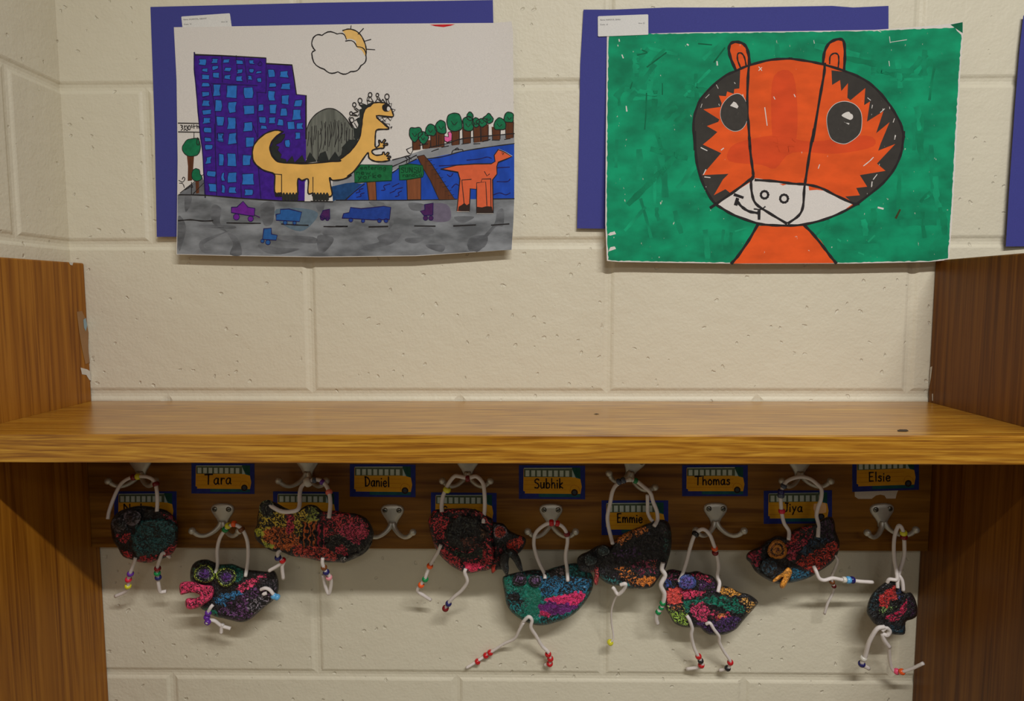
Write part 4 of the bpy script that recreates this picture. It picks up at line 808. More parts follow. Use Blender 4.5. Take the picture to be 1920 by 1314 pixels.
# ================================================================== clay animals
def clay_mat():
    m, nt, b = nmat('painted_clay', 0.36, 0.5)
    at = nt.nodes.new('ShaderNodeVertexColor'); at.layer_name = 'paint'
    co = coords(nt)
    n1 = N(nt, 'ShaderNodeTexNoise', Scale=150.0, Detail=3.0, Roughness=0.55, Distortion=1.4); nt.links.new(co, n1.inputs['Vector'])
    n2 = N(nt, 'ShaderNodeTexNoise', Scale=1100.0, Detail=2.0); nt.links.new(co, n2.inputs['Vector'])
    # dry-brushed paint over black: winding black creases, wider where little paint was laid on
    d = N(nt, 'ShaderNodeMath', operation='SUBTRACT'); nt.links.new(n1.outputs[0], d.inputs[0]); d.inputs[1].default_value = .5
    ab = N(nt, 'ShaderNodeMath', operation='ABSOLUTE'); nt.links.new(d.outputs[0], ab.inputs[0])
    f2 = N(nt, 'ShaderNodeMath', operation='MULTIPLY_ADD'); nt.links.new(n2.outputs[0], f2.inputs[0]); f2.inputs[1].default_value = .07; nt.links.new(ab.outputs[0], f2.inputs[2])
    th = N(nt, 'ShaderNodeMath', operation='MULTIPLY_ADD'); nt.links.new(at.outputs['Alpha'], th.inputs[0]); th.inputs[1].default_value = -.17; th.inputs[2].default_value = .20
    sb = N(nt, 'ShaderNodeMath', operation='SUBTRACT'); nt.links.new(f2.outputs[0], sb.inputs[0]); nt.links.new(th.outputs[0], sb.inputs[1])
    mr = N(nt, 'ShaderNodeMapRange'); nt.links.new(sb.outputs[0], mr.inputs[0]); mr.inputs[1].default_value = -.008; mr.inputs[2].default_value = .012
    mx = N(nt, 'ShaderNodeMix', data_type='RGBA'); nt.links.new(mr.outputs[0], mx.inputs[0]); mx.inputs[6].default_value = rgba((22, 20, 22)); nt.links.new(at.outputs['Color'], mx.inputs[7])
    nt.links.new(mx.outputs[2], b.inputs['Base Color'])
    mn = N(nt, 'ShaderNodeMath', operation='MINIMUM'); nt.links.new(f2.outputs[0], mn.inputs[0]); mn.inputs[1].default_value = .14
    bp = N(nt, 'ShaderNodeBump', Strength=0.9, Distance=0.007); nt.links.new(mn.outputs[0], bp.inputs['Height']); nt.links.new(bp.outputs[0], b.inputs['Normal'])
    return m
CLAY = clay_mat()
CORD, _nt, _b = nmat('clear_plastic_lacing', 0.35, 0.4); _b.inputs['Base Color'].default_value = rgba((240, 231, 226)); _b.inputs['Transmission Weight'].default_value = .22; _b.inputs['IOR'].default_value = 1.25
BEADM = {}
BC = dict(red=(190, 24, 30), orange=(236, 92, 34), yellow=(216, 210, 50), green=(20, 134, 72), navy=(36, 34, 96), purple=(98, 44, 148), black=(34, 32, 34), pink=(232, 150, 160), hotpink=(232, 84, 120), lightblue=(96, 168, 216), white=(214, 210, 200), coral=(222, 110, 92), crimson=(214, 40, 66), brown=(112, 62, 28), darkred=(120, 22, 26), slate=(70, 78, 96))
def bead_mat(c):
    if c not in BEADM:
        BEADM[c] = plain(c + '_plastic_bead', BC[c], 0.18, 0.5, var=.02)
    return BEADM[c]
def set_paint(o, cols):
    a = o.data.color_attributes.new('paint', 'FLOAT_COLOR', 'POINT'); a.data.foreach_set('color', np.array(cols, float).ravel())
def nz(x, y, z): return noise.noise(Vector((x, y, z)))
class Clay:
    def __init__(s, name, px, py, y, label, cat='clay ornament', dy=0.0, hy=900, by=1000):
        s.dy, s.hy, s.by = dy, hy, by; y += dy
        s.loc = P(px, py, y); s.y = y; s.e = empty(name, s.loc); tag(s.e, label, cat, 'painted clay animals hanging from the coat hooks')
    def cy(s, py, y, name):
        w = min(1, max(0, (py - s.hy) / (s.by - s.hy)))
        d = (.007 * (1 - w) if 'hanging' in name else 0) + s.dy * w
        if 'leg' in name: d += .012 * min(1, max(0, (py - s.by - 110) / 80))
        return min(-.005, y + d)
    def slab(s, name, outline, zones, thick=.012, y=None, sp=1.5, rough=1.0, default=((40, 38, 42), .25), seed=0., rim=7.0, stripes=None, parent=None, label=None, lift=0.0, smooth=True):
        """a lump of clay with a domed front; zones = (polygon, colour, paint coverage[, lift])"""
        y = s.y if y is None else y + s.dy
        ol = smooth_poly(outline, 3) if smooth else outline
        v, f, b = cdt(ol, sp); nv = len(v)
        A = np.array(v); X, Y = A[:, 0], A[:, 1]; D = seg_dist(b, X, Y); isb = D < 1e-3
        t = np.clip(D / rim, 0, 1); dome = np.sqrt(1 - (1 - t) ** 2)
        cols = np.zeros((nv, 4)); cols[:, :3] = lin(default[0]); cols[:, 3] = default[1]; ex = np.zeros(nv)
        jx = np.array([nz(a * .12, b_ * .12, seed) for a, b_ in zip(X, Y)]); jy = np.array([nz(a * .12 + 31, b_ * .12, seed) for a, b_ in zip(X, Y)])
        for z in zones:
            zp = z[0]; m = inside(zp, X + jx * 6, Y + jy * 6)
            cols[m, :3] = lin(z[1]); cols[m, 3] = z[2]
            if len(z) > 3:
                dz = seg_dist(zp, X, Y); mi = inside(zp, X, Y); ex += np.where(mi, z[3] * np.clip(dz / 4, 0, 1), 0)
        hn = np.array([nz(a * .22, b_ * .22, seed + 5) * .0012 + nz(a * .06, b_ * .06, seed + 9) * .0022 for a, b_ in zip(X, Y)]) * rough * dome
        if stripes is not None: hn += stripes(X, Y)
        front = y - thick * .55 * dome - hn - ex - lift; back = y + thick * .3 * dome + .0005
        V = [P(v[i][0], v[i][1], front[i]) for i in range(nv)]; Fc = []
        # keep the silhouette: rim vertices lie in the plane y
        bi = [i for i in range(nv) if isb[i]]
        idxb = {}; VB = list(V); CB = cols.tolist()
        for i in range(nv):
            if isb[i]: idxb[i] = i
            else: idxb[i] = len(VB); VB.append(P(v[i][0], v[i][1], back[i]) ); CB.append([*lin((30, 29, 30)), .1])
        for tri in f:
            a = A[list(tri)]; ar = (a[1][0] - a[0][0]) * (a[2][1] - a[0][1]) - (a[2][0] - a[0][0]) * (a[1][1] - a[0][1])
            tri = tri if ar < 0 else tri[::-1]
            Fc.append(tri)
            bt = tuple(idxb[i] for i in tri[::-1])
            if bt != tri[::-1]: Fc.append(bt)
        o = mesh_obj(name, VB, Fc, CLAY, parent=parent or s.e, smooth=True, loc=s.loc)
        if parent is not None: o.location = (0, 0, 0)
        set_paint(o, CB)
        if label: o['label'] = label
        return o
    def eye(s, cx, cy, rx, ry, y, rings, h=.005, name='eye', label=None):
        """low round button of clay; rings = (radius fraction, colour, coverage, height fraction)"""
        y += s.dy
        seg = 28; V, Fc, Cc = [], [], []; prof = [(1.0, 0.0, rings[0][1], rings[0][2])]
        for r, c, cv, hf in rings:
            prof.append((r, hf, c, cv)); prof.append((r * .9, hf * 1.05, c, cv))
        for r, hf, c, cv in prof:
            for k in range(seg):
                a = 2 * math.pi * k / seg; wob = 1 + .05 * math.sin(3 * a + cx) 
                V.append(P(cx + rx * r * wob * math.cos(a), cy + ry * r * wob * math.sin(a), y - h * hf - .0004 * nz(a * 3, r * 5, cx))); Cc.append([*lin(c), cv])
        V.append(P(cx, cy, y - h * prof[-1][1])); Cc.append([*lin(prof[-1][2]), prof[-1][3]])
        n = len(prof)
        for i in range(n - 1):
            for k in range(seg): Fc.append((i * seg + k, (i + 1) * seg + k, (i + 1) * seg + (k + 1) % seg, i * seg + (k + 1) % seg))
        for k in range(seg): Fc.append(((n - 1) * seg + k, n * seg, (n - 1) * seg + (k + 1) % seg))
        o = mesh_obj(name, V, Fc, CLAY, parent=s.e, smooth=True, loc=s.loc); set_paint(o, Cc)
        if label: o['label'] = label
        return o
    def cord(s, pts, beads=(), rad=.0024, name='lacing_cord', n=6, ys=None):
        """pts = (px, py, y); beads = (px, py, colour[, scale])"""
        w = [P(a, b_, s.cy(b_, c, name)) for a, b_, c in pts]; sm = catmull([tuple(q) for q in w], n); V, Fc = tube(sm, rad, 9)
        o = mesh_obj(name, V, Fc, CORD, parent=s.e, smooth=True, loc=s.loc)
        S = np.array(sm); pr = []
        for q in S:
            v = RM @ (q - np.array([CX, -CD, CZ])); pr.append((960 + F * v[0] / v[1], 657 - F * v[2] / v[1]))
        pr = np.array(pr)
        for bd in beads:
            d = np.hypot(pr[:, 0] - bd[0], pr[:, 1] - bd[1]); i = int(np.argmin(d)); i0, i1 = max(0, i - 1), min(len(S) - 1, i + 1)
            ax = Vector(S[i1] - S[i0]).normalized(); c = P(bd[0], bd[1], S[i][1]); sc = bd[3] if len(bd) > 3 else 1.0
            R, Lh = .0044 * sc, .0029 * sc
            prof = []
            for k in range(9):
                a = -math.pi / 2 + math.pi * k / 8; prof.append((R * (.62 + .38 * math.cos(a)), Lh * math.sin(a)))
            prof = [(R * .5, -Lh * .85)] + prof + [(R * .5, Lh * .85)]
            seg = 16; u = ax.orthogonal().normalized(); w2 = ax.cross(u); V, Fc = [], []; m = len(prof)
            for r, h in prof:
                for k in range(seg): a = 2 * math.pi * k / seg; V.append(c + ax * h + (u * math.cos(a) + w2 * math.sin(a)) * r)
            for q in range(m):
                for k in range(seg): Fc.append((q * seg + k, q * seg + (k + 1) % seg, ((q + 1) % m) * seg + (k + 1) % seg, ((q + 1) % m) * seg + k))
            bo = mesh_obj('bead', V, Fc, bead_mat(bd[2]), parent=o, smooth=True, loc=s.loc); bo.location = (0, 0, 0); bo['label'] = bd[2].replace('hotpink', 'hot pink').replace('lightblue', 'light blue').replace('darkred', 'dark red') + ' plastic bead'
        return o
def el(cx, cy, rx, ry, n=14, rot=0.):
    return [(cx + rx * math.cos(a) * math.cos(rot) - ry * math.sin(a) * math.sin(rot), cy + rx * math.cos(a) * math.sin(rot) + ry * math.sin(a) * math.cos(rot)) for a in np.linspace(0, 2 * math.pi, n + 1)[:-1]]
K1 = Cr(160, 860, 3.55); K2 = Cr(450, 860, 4.868); K3 = Cr(760, 860, 4.38); K4 = Cr(860, 1020, 5.256); K5 = Cr(1060, 860, 4.865); K6 = Cr(1180, 860, 3.204); K7 = Cr(1380, 860, 4.868); K8 = Cr(1560, 860, 3.054)
NB = Cr(320, 960, 5.475); NF = Cr(1060, 960, 5.055); NG = Cr(1240, 1050, 5.974); ND = Cr(760, 920, 5.475); KI = Cr(1500, 1000, 6.57)
def C3(conv, L): return [c for c in conv(L)]

# A: teal shell with a red rim, far left
c = Clay('clay_turtle', 265, 1000, -.060, 'round clay animal with teal shell and red rim, leftmost on the rail', dy=0.016, hy=895, by=955)
TEAL = (36, 92, 96); RD = (196, 52, 64)
c.slab('body', K1([(185, 390), (225, 350), (300, 322), (380, 312), (470, 325), (545, 345), (595, 395), (620, 450), (618, 510), (612, 570), (585, 625), (540, 655), (480, 675), (430, 692), (370, 690), (310, 672), (250, 650), (215, 590), (185, 545), (172, 480), (168, 430)]),
    [(K1([(330, 470), (370, 410), (440, 395), (540, 400), (600, 430), (615, 500), (575, 570), (500, 620), (420, 650), (340, 652), (312, 600), (308, 520)]), (44, 96, 100), .72, .004),
     (K1([(205, 505), (290, 495), (305, 530), (270, 565), (215, 540)]), RD, .62), (K1([(225, 600), (310, 620), (318, 668), (250, 655)]), RD, .55), (K1([(340, 655), (470, 640), (480, 680), (400, 695), (345, 688)]), RD, .72), (K1([(520, 620), (590, 560), (618, 540), (605, 610), (560, 650), (525, 652)]), RD, .66), (K1([(490, 340), (590, 385), (612, 440), (580, 420), (500, 370)]), (150, 44, 58), .5)], thick=.016, seed=1.)
c.eye(*K1([(225, 437)])[0], 15, 14, -.069, [(.95, (96, 92, 100), .6, .6), (.6, (60, 60, 64), .5, .9), (.35, (70, 74, 78), .4, 1.1)], .005)
c.eye(*K1([(312, 392)])[0], 17, 15, -.070, [(.95, (104, 98, 108), .65, .6), (.65, (84, 80, 88), .55, .9), (.35, (60, 56, 70), .4, 1.1)], .006)
c.cord(C3(lambda L: [(160 + a / 3.55, 860 + b_ / 3.55, d) for a, b_, d in L], [(150, 400, -.062), (160, 345, -.060), (190, 260, -.056), (222, 190, -.052), (255, 150, -.055), (310, 122, -.058), (360, 116, -.058), (420, 122, -.058), (460, 150, -.056), (474, 200, -.060), (480, 270, -.066), (477, 350, -.072)]), [(160 + 322 / 3.55, 860 + 122 / 3.55, 'darkred'), (160 + 350 / 3.55, 860 + 118 / 3.55, 'yellow'), (160 + 470 / 3.55, 860 + 168 / 3.55, 'darkred')], name='hanging_cord')
k = lambda L: [(160 + a / 3.55, 860 + b_ / 3.55, d) for a, b_, d in L]
c.cord(k([(335, 655, -.068), (325, 690, -.066), (305, 745, -.062), (288, 800, -.058), (284, 850, -.055), (265, 885, -.052), (200, 915, -.05)]), [K1([(300, 765)])[0] + ('purple',), K1([(287, 803)])[0] + ('crimson',), K1([(284, 847)])[0] + ('yellow',)], name='leg_cord')
c.cord(k([(565, 655, -.060), (520, 625, -.068), (495, 670, -.066), (480, 725, -.062), (482, 790, -.058), (490, 850, -.055), (500, 885, -.052), (538, 882, -.05)]), [K1([(481, 730)])[0] + ('darkred',), K1([(479, 760)])[0] + ('green',), K1([(485, 790)])[0] + ('navy',)], name='leg_cord')

# B: fish with open pink lips
c = Clay('clay_fish', 430, 1110, -.058, 'clay fish with open pink lips and two large ringed eyes', dy=0.024, hy=1000, by=1075)
PK = (240, 70, 116); LIME = (190, 214, 90)
c.slab('body', NB([(205, 700), (200, 620), (225, 540), (285, 495), (370, 485), (440, 510), (510, 535), (630, 530), (720, 565), (800, 590), (900, 600), (990, 610), (1060, 600), (1095, 660), (1110, 740), (1100, 830), (1060, 900), (970, 970), (880, 1050), (810, 1105), (720, 1130), (620, 1110), (540, 1090), (450, 1070), (370, 1020), (310, 985), (300, 900), (320, 800), (240, 730)]),
    [(NB([(225, 540), (285, 495), (400, 490), (520, 540), (500, 650), (300, 720), (210, 690)]), (60, 92, 76), .42), (NB([(500, 540), (640, 530), (760, 580), (750, 680), (690, 720), (560, 760)]), (20, 96, 84), .75),
     (NB([(440, 900), (520, 840), (700, 800), (760, 820), (640, 900), (560, 960), (470, 950)]), (50, 120, 170), .62), (NB([(660, 790), (720, 740), (900, 650), (1000, 640), (940, 710), (860, 770), (720, 815)]), PK, .68), (NB([(560, 960), (700, 850), (860, 760), (960, 780), (1060, 870), (980, 960), (820, 1090), (640, 1100), (480, 1010)]), (104, 62, 110), .52), (NB([(800, 900), (960, 840), (1050, 900), (900, 1030), (800, 1040)]), (140, 130, 140), .45), (NB([(320, 985), (440, 1000), (540, 1090), (430, 1060)]), (16, 110, 84), .85), (NB([(900, 680), (1080, 690), (1090, 800), (980, 780)]), (90, 80, 90), .4)], thick=.014, seed=2.)
c.slab('lips', NB([(88, 770), (100, 730), (150, 712), (240, 715), (330, 745), (420, 755), (445, 800), (430, 880), (370, 930), (300, 975), (220, 998), (165, 990), (148, 930), (160, 890), (200, 880), (262, 880), (300, 855), (250, 830), (180, 832), (110, 850), (92, 820)]),
    [(NB([(88, 770), (100, 730), (150, 712), (240, 715), (330, 745), (420, 755), (445, 800), (430, 880), (370, 930), (300, 975), (220, 998), (165, 990), (148, 930), (200, 880), (262, 880), (320, 850), (250, 830), (110, 850)]), PK, .72)], thick=.010, y=-.067, seed=3., default=(PK, .8), rim=5., label='bright pink open lips', smooth=True)
for cx, cy in ((345, 632), (568, 665)):
    c.eye(*NB([(cx, cy)])[0], 19.5, 18, -.068, [(.98, LIME, .62, .5), (.88, LIME, .55, 1.0), (.78, (80, 84, 78), .35, .75), (.6, (120, 118, 124), .45, .75), (.48, (92, 50, 130), .72, .9), (.2, (92, 50, 130), .7, 1.0)], .006, label='round eye with lime rim and purple centre')
k = lambda L: [(320 + a / 5.475, 960 + b_ / 5.475, d) for a, b_, d in L]
c.cord(k([(460, 625, -.068), (482, 540, -.062), (478, 400, -.056), (500, 280, -.054), (545, 200, -.056), (590, 150, -.058), (650, 130, -.058), (705, 150, -.057), (745, 190, -.056), (785, 290, -.056), (795, 400, -.056), (790, 520, -.060), (768, 660, -.068)]), [NB([(560, 178)])[0] + ('green',), NB([(590, 140)])[0] + ('yellow',), NB([(650, 120)])[0] + ('orange',), NB([(728, 178)])[0] + ('brown',)], name='hanging_cord')
c.cord(k([(435, 950, -.068), (410, 980, -.069), (385, 1030, -.067), (378, 1085, -.066), (375, 1135, -.068), (400, 1110, -.064), (450, 1115, -.063), (510, 1160, -.060), (545, 1175, -.060), (615, 1195, -.060)]), [NB([(385, 1035)])[0] + ('purple',), NB([(372, 1078)])[0] + ('purple',), NB([(380, 1128)])[0] + ('purple',)], name='leg_cord')
c.cord(k([(535, 1150, -.061), (522, 1190, -.060), (518, 1240, -.059)]), name='leg_cord')
c.cord(k([(925, 795, -.068), (970, 780, -.070), (1020, 800, -.069), (1060, 850, -.068), (1100, 880, -.066)]), [NB([(1060, 862)])[0] + ('lightblue',), NB([(1092, 872)])[0] + ('lightblue',)], name='leg_cord')
c.cord(k([(985, 830, -.070), (960, 840, -.070), (950, 830, -.0695)]), name='leg_cord')

# C: long orange and red
c = Clay('clay_animal', 590, 995, -.062, 'long clay animal patterned yellow, orange and red, beside the empty coat hook', dy=0.003, hy=900, by=960)
OY = (206, 176, 60); OO = (214, 108, 48); RR = (198, 56, 74)
out = K2([(190, 430), (240, 385), (330, 400), (420, 450), (520, 470), (620, 420), (700, 430), (760, 480), (850, 470), (960, 490), (1060, 500), (1150, 540), (1200, 610), (1222, 690), (1190, 780), (1140, 850), (1060, 900), (960, 945), (880, 945), (780, 945), (700, 930), (600, 905), (480, 890), (380, 850), (300, 845), (220, 800), (150, 740), (130, 660), (155, 600), (160, 520)])
def strC(X, Y):
    x0, x1 = 450 + 565 / 4.868, 450 + 760 / 4.868; y0, y1 = 860 + 560 / 4.868, 860 + 800 / 4.868
    m = (X > x0) & (X < x1) & (Y > y0) & (Y < y1); return np.where(m, .0011 * np.sin((X + Y * .12) * 2 * math.pi / 8.2), 0)
zz = [(K2([(200, 440), (420, 470), (540, 480), (640, 430), (710, 470), (700, 600), (560, 700), (400, 800), (240, 800), (150, 700), (160, 560)]), OY, .56), (K2([(240, 640), (400, 600), (560, 720), (520, 860), (330, 820), (220, 740)]), OO, .72), (K2([(420, 500), (500, 520), (500, 660), (430, 700)]), RR, .7), (K2([(130, 640), (210, 640), (220, 700), (150, 705)]), (190, 196, 60), .8), (K2([(210, 770), (310, 780), (300, 830), (230, 820)]), (180, 190, 70), .8), (K2([(600, 440), (710, 440), (715, 570), (620, 560)]), (150, 160, 70), .65), (K2([(470, 790), (760, 780), (900, 900), (870, 950), (700, 925), (500, 885)]), (214, 76, 64), .68), (K2([(740, 470), (900, 470), (1080, 520), (1180, 620), (1150, 720), (980, 740), (760, 700), (730, 560)]), (196, 60, 70), .62), (K2([(900, 620), (1120, 560), (1180, 700), (1060, 800), (900, 760)]), (206, 66, 96), .72), (K2([(730, 720), (900, 690), (1140, 820), (1060, 880), (900, 800)]), (84, 78, 70), .4), (K2([(860, 790), (960, 800), (990, 880), (880, 870)]), RR, .7)]
for i in range(5):
    x = 565 + i * 42; zz.append((K2([(x, 580), (x + 22, 580), (x + 16, 800), (x - 6, 800)]), (30, 28, 30), .05)); zz.append((K2([(x + 22, 580), (x + 42, 580), (x + 36, 800), (x + 16, 800)]), OO if i < 3 else RR, .88))
c.slab('body', out, zz, thick=.020, seed=4., stripes=strC, rough=1.3)
c.slab('fin', K2([(1000, 880), (1060, 870), (1190, 770), (1215, 720), (1195, 790), (1140, 860), (1060, 905), (990, 925)]), [], thick=.006, y=-.064, default=((90, 76, 70), .35), rim=3.)
c.eye(*K2([(245, 455)])[0], 14, 17, -.072, [(.98, (150, 166, 120), .5, .5), (.8, (60, 66, 50), .3, 1.0), (.4, (70, 70, 60), .3, .8)], .006)
c.eye(*K2([(945, 920)])[0], 7, 6, -.075, [(.9, (96, 88, 78), .6, .8), (.4, (96, 88, 78), .6, 1.0)], .005, name='stud')
k = lambda L: [(450 + a / 4.868, 860 + b_ / 4.868, d) for a, b_, d in L]
c.cord(k([(255, 395, -.072), (300, 440, -.078), (380, 480, -.080), (470, 482, -.080), (530, 460, -.078), (545, 400, -.070), (545, 320, -.062), (565, 250, -.057), (620, 210, -.056), (680, 190, -.056), (740, 200, -.055), (790, 250, -.056), (815, 320, -.060), (825, 420, -.068), (812, 540, -.078)]), [K2([(620, 212)])[0] + ('white', 1.55), K2([(680, 195)])[0] + ('slate', .9), K2([(750, 212)])[0] + ('purple', .9), K2([(812, 305)])[0] + ('coral', 1.05)], name='hanging_cord', rad=.0027)
c.cord(k([(370, 835, -.070), (345, 860, -.072), (355, 905, -.068), (400, 930, -.066), (385, 990, -.062), (395, 1095, -.056)]), [K2([(347, 902)])[0] + ('navy',), K2([(390, 928)])[0] + ('red',)], name='leg_cord')
c.cord(k([(390, 945, -.066), (330, 985, -.062), (265, 1022, -.058)]), name='leg_cord')
c.cord(k([(755, 905, -.076), (752, 950, -.074), (768, 1000, -.070), (790, 1035, -.068), (820, 1080, -.064), (832, 1130, -.060), (818, 1220, -.056), (800, 1222, -.056), (775, 1150, -.058), (760, 1060, -.062)]), [K2([(767, 993)])[0] + ('brown', .95), K2([(787, 1035)])[0] + ('navy',), K2([(812, 1082)])[0] + ('pink',)], name='leg_cord')

# D: round red and black with claws
c = Clay('clay_animal', 880, 1005, -.062, 'round red and black clay animal with two black claws at its right', dy=0.014, hy=900, by=960)
DR = (200, 52, 62)
ol = ND([(255, 260), (290, 200), (380, 185), (500, 180), (640, 178), (760, 205), (850, 260), (900, 300), (900, 420), (910, 560), (925, 680), (900, 760), (860, 810), (760, 830), (650, 848), (560, 820), (470, 770), (390, 700), (340, 640), (300, 570), (270, 480), (245, 380), (235, 310)])
c.slab('body', ol, [(ol, DR, .38), (ND([(260, 300), (380, 260), (440, 330), (420, 450), (340, 540), (280, 540)]), DR, .6), (ND([(400, 190), (640, 190), (800, 230), (860, 300), (640, 240), (430, 240)]), (176, 58, 62), .58), (ND([(370, 590), (560, 700), (580, 780), (470, 760), (380, 690)]), DR, .68), (ND([(620, 740), (760, 740), (800, 790), (640, 840)]), (230, 50, 90), .88), (ND([(760, 620), (900, 600), (900, 740), (780, 760)]), DR, .66), (ND(el(620, 430, 215, 190)), (44, 48, 44), .35, .003), (ND([(560, 480), (760, 460), (780, 560), (600, 620)]), (100, 50, 40), .5), (ND([(400, 600), (640, 640), (820, 560), (760, 700), (560, 690)]), (52, 72, 50), .5), (ND([(760, 390), (870, 400), (860, 470), (790, 480)]), (100, 70, 50), .6)], thick=.018, seed=6., rough=1.4)
c.slab('head', ND([(870, 330), (940, 325), (1010, 340), (1060, 400), (1130, 440), (1190, 460), (1240, 500), (1215, 580), (1150, 650), (1060, 640), (1010, 700), (1000, 800), (940, 810), (890, 850), (880, 760), (900, 640), (880, 480)]), [(ND([(1030, 540), (1100, 500), (1190, 470), (1210, 560), (1150, 640), (1040, 600)]), (206, 62, 48), .78), (ND([(900, 560), (1000, 560), (1000, 700), (920, 780)]), (150, 36, 44), .4), (ND([(870, 760), (930, 760), (935, 810), (890, 850)]), (232, 66, 44), .9), (ND([(1060, 440), (1180, 440), (1100, 500)]), (40, 50, 52), .4)], thick=.012, y=-.060, seed=7.)
c.eye(*ND([(972, 422)])[0], 13, 13.5, -.067, [(.98, (120, 112, 122), .75, .6), (.7, (190, 60, 50), .75, .9), (.3, (180, 56, 48), .7, 1.1)], .005)
k = lambda L: [(760 + a / 5.475, 920 + b_ / 5.475, d) for a, b_, d in L]
def claw(c, pts, rr, name='claw'):
    w = [tuple(P(q[0], q[1], q[2] + c.dy)) for q in pts]; sm = catmull(w, 5); rad = np.interp(np.linspace(0, 1, len(sm)), np.linspace(0, 1, len(rr)), rr); V, Fc = tube(sm, list(rad), 12)
    o = mesh_obj(name, V, Fc, CLAY, parent=c.e, smooth=True, loc=c.loc); set_paint(o, [[*lin((56, 66, 66)), .3]] * len(V)); return o
claw(c, k([(1030, 635, -.070), (1090, 640, -.072), (1140, 700, -.071), (1170, 770, -.070), (1195, 828, -.068)]), [.0045, .0058, .0048, .0038, .0018])
claw(c, k([(1040, 640, -.071), (1015, 690, -.072), (1015, 750, -.071), (1030, 800, -.070), (1040, 858, -.068)]), [.0060, .0066, .0058, .0046, .002])
c.cord(k([(375, 215, -.072), (372, 150, -.066), (385, 60, -.060), (410, 0, -.057)]) + [(842, 905, -.056), (852, 893, -.056), (862, 893, -.057), (877, 896, -.058), (893, 893, -.057), (905, 905, -.056), (908, 920, -.058), (909, 950, -.064), (906, 981, -.072)], [(838, 918, 'yellow', 1.2), (877, 897, 'darkred')], name='hanging_cord', rad=.0027)
c.cord(k([(365, 555, -.074), (340, 620, -.070), (290, 700, -.066), (250, 775, -.064), (215, 860, -.062), (200, 905, -.061), (160, 965, -.059), (125, 1025, -.056), (190, 1075, -.052), (260, 1120, -.046)]), [ND([(252, 772)])[0] + ('orange',), ND([(204, 908)])[0] + ('green',), ND([(162, 967)])[0] + ('orange',)], name='leg_cord')
c.cord(k([(620, 800, -.074), (610, 840, -.074), (635, 930, -.070), (580, 1020, -.064), (500, 1090, -.058), (440, 1155, -.054), (408, 1215, -.052)]), [ND([(443, 1158)])[0] + ('navy',), ND([(412, 1207)])[0] + ('darkred', 1.1)], name='leg_cord')

# E: teal, blue and magenta
c = Clay('clay_animal', 1030, 1115, -.060, 'teal clay animal with magenta and purple patch, its red beaded legs hanging lowest', dy=0.031, hy=1000, by=1065)
ol = K4([(440, 320), (540, 285), (650, 262), (760, 248), (850, 260), (920, 235), (1030, 205), (1150, 185), (1230, 215), (1310, 290), (1330, 360), (1310, 460), (1240, 580), (1160, 670), (1060, 735), (960, 770), (870, 795), (780, 800), (700, 780), (620, 745), (520, 670), (470, 590), (455, 500), (438, 400)])
c.slab('body', ol, [(ol, (16, 112, 112), .66), (K4([(440, 320), (780, 300), (820, 500), (780, 780), (600, 740), (460, 560)]), (20, 116, 98), .82), (K4([(660, 420), (800, 420), (800, 640), (740, 780), (640, 740), (700, 600)]), (22, 112, 92), .98), (K4([(450, 470), (600, 480), (620, 640), (540, 680), (460, 580)]), (26, 120, 124), .58), (K4([(800, 330), (1100, 320), (1310, 340), (1290, 460), (1000, 500), (820, 520)]), (40, 110, 150), .64), (K4([(840, 540), (1020, 500), (1140, 470), (1260, 470), (1240, 560), (1150, 610), (1000, 590), (860, 570)]), (236, 52, 116), .86), (K4([(790, 600), (900, 560), (1120, 600), (1200, 590), (1120, 660), (960, 710), (800, 700)]), (112, 36, 116), .86), (K4([(780, 660), (900, 670), (900, 720), (800, 710)]), (206, 40, 96), .84), (K4([(640, 265), (880, 255), (860, 330), (700, 300)]), (36, 34, 40), .3), (K4([(880, 260), (1040, 220), (1060, 300), (920, 340)]), (110, 96, 100), .5)], thick=.016, seed=8.)
for cx, cy, rx, ry in ((600, 350, 13.5, 12.5), (752, 362, 12, 11.5)):
    c.eye(*K4([(cx, cy)])[0], rx, ry, -.069, [(.98, (96, 84, 104), .55, .6), (.74, (50, 44, 54), .2, .8), (.5, (120, 90, 128), .62, .95), (.2, (100, 70, 110), .6, 1.0)], .0055, label='dusky purple ringed eye')
c.slab('nose', K4([(495, 490), (590, 492), (605, 530), (580, 560), (510, 550)]), [], thick=.005, y=-.069, default=((60, 70, 74), .45), rim=3.)
k = lambda L: [(860 + a / 5.256, 1020 + b_ / 5.256, d) for a, b_, d in L]
c.cord([(1059, 1082, -.071), (1052, 1068, -.066), (1035, 1050, -.060)][:0] + k([(850, 340, -.071), (845, 290, -.068), (800, 200, -.063), (765, 110, -.058)]) + [(1001, 1020, -.056), (1004, 1000, -.055), (1018, 986, -.057), (1034, 980, -.058), (1052, 985, -.057), (1062, 998, -.056), (1064, 1015, -.058), (1061, 1035, -.062)] + k([(1055, 160, -.066), (1068, 240, -.070), (1075, 365, -.072)]), [(1034, 980, 'red', 1.05), (1045, 981, 'red', .95), (1063, 1001, 'darkred')], name='hanging_cord', rad=.0025)
c.cord(k([(610, 810, -.060), (640, 760, -.068), (690, 715, -.072), (722, 750, -.071), (712, 820, -.068), (760, 900, -.062), (820, 1000, -.056), (880, 1060, -.054), (900, 1120, -.053), (895, 1180, -.052), (850, 1190, -.046)]), [K4([(882, 1085)])[0] + ('red', 1.05), K4([(903, 1130)])[0] + ('red', 1.05), K4([(897, 1178)])[0] + ('red', 1.05)], name='leg_cord')
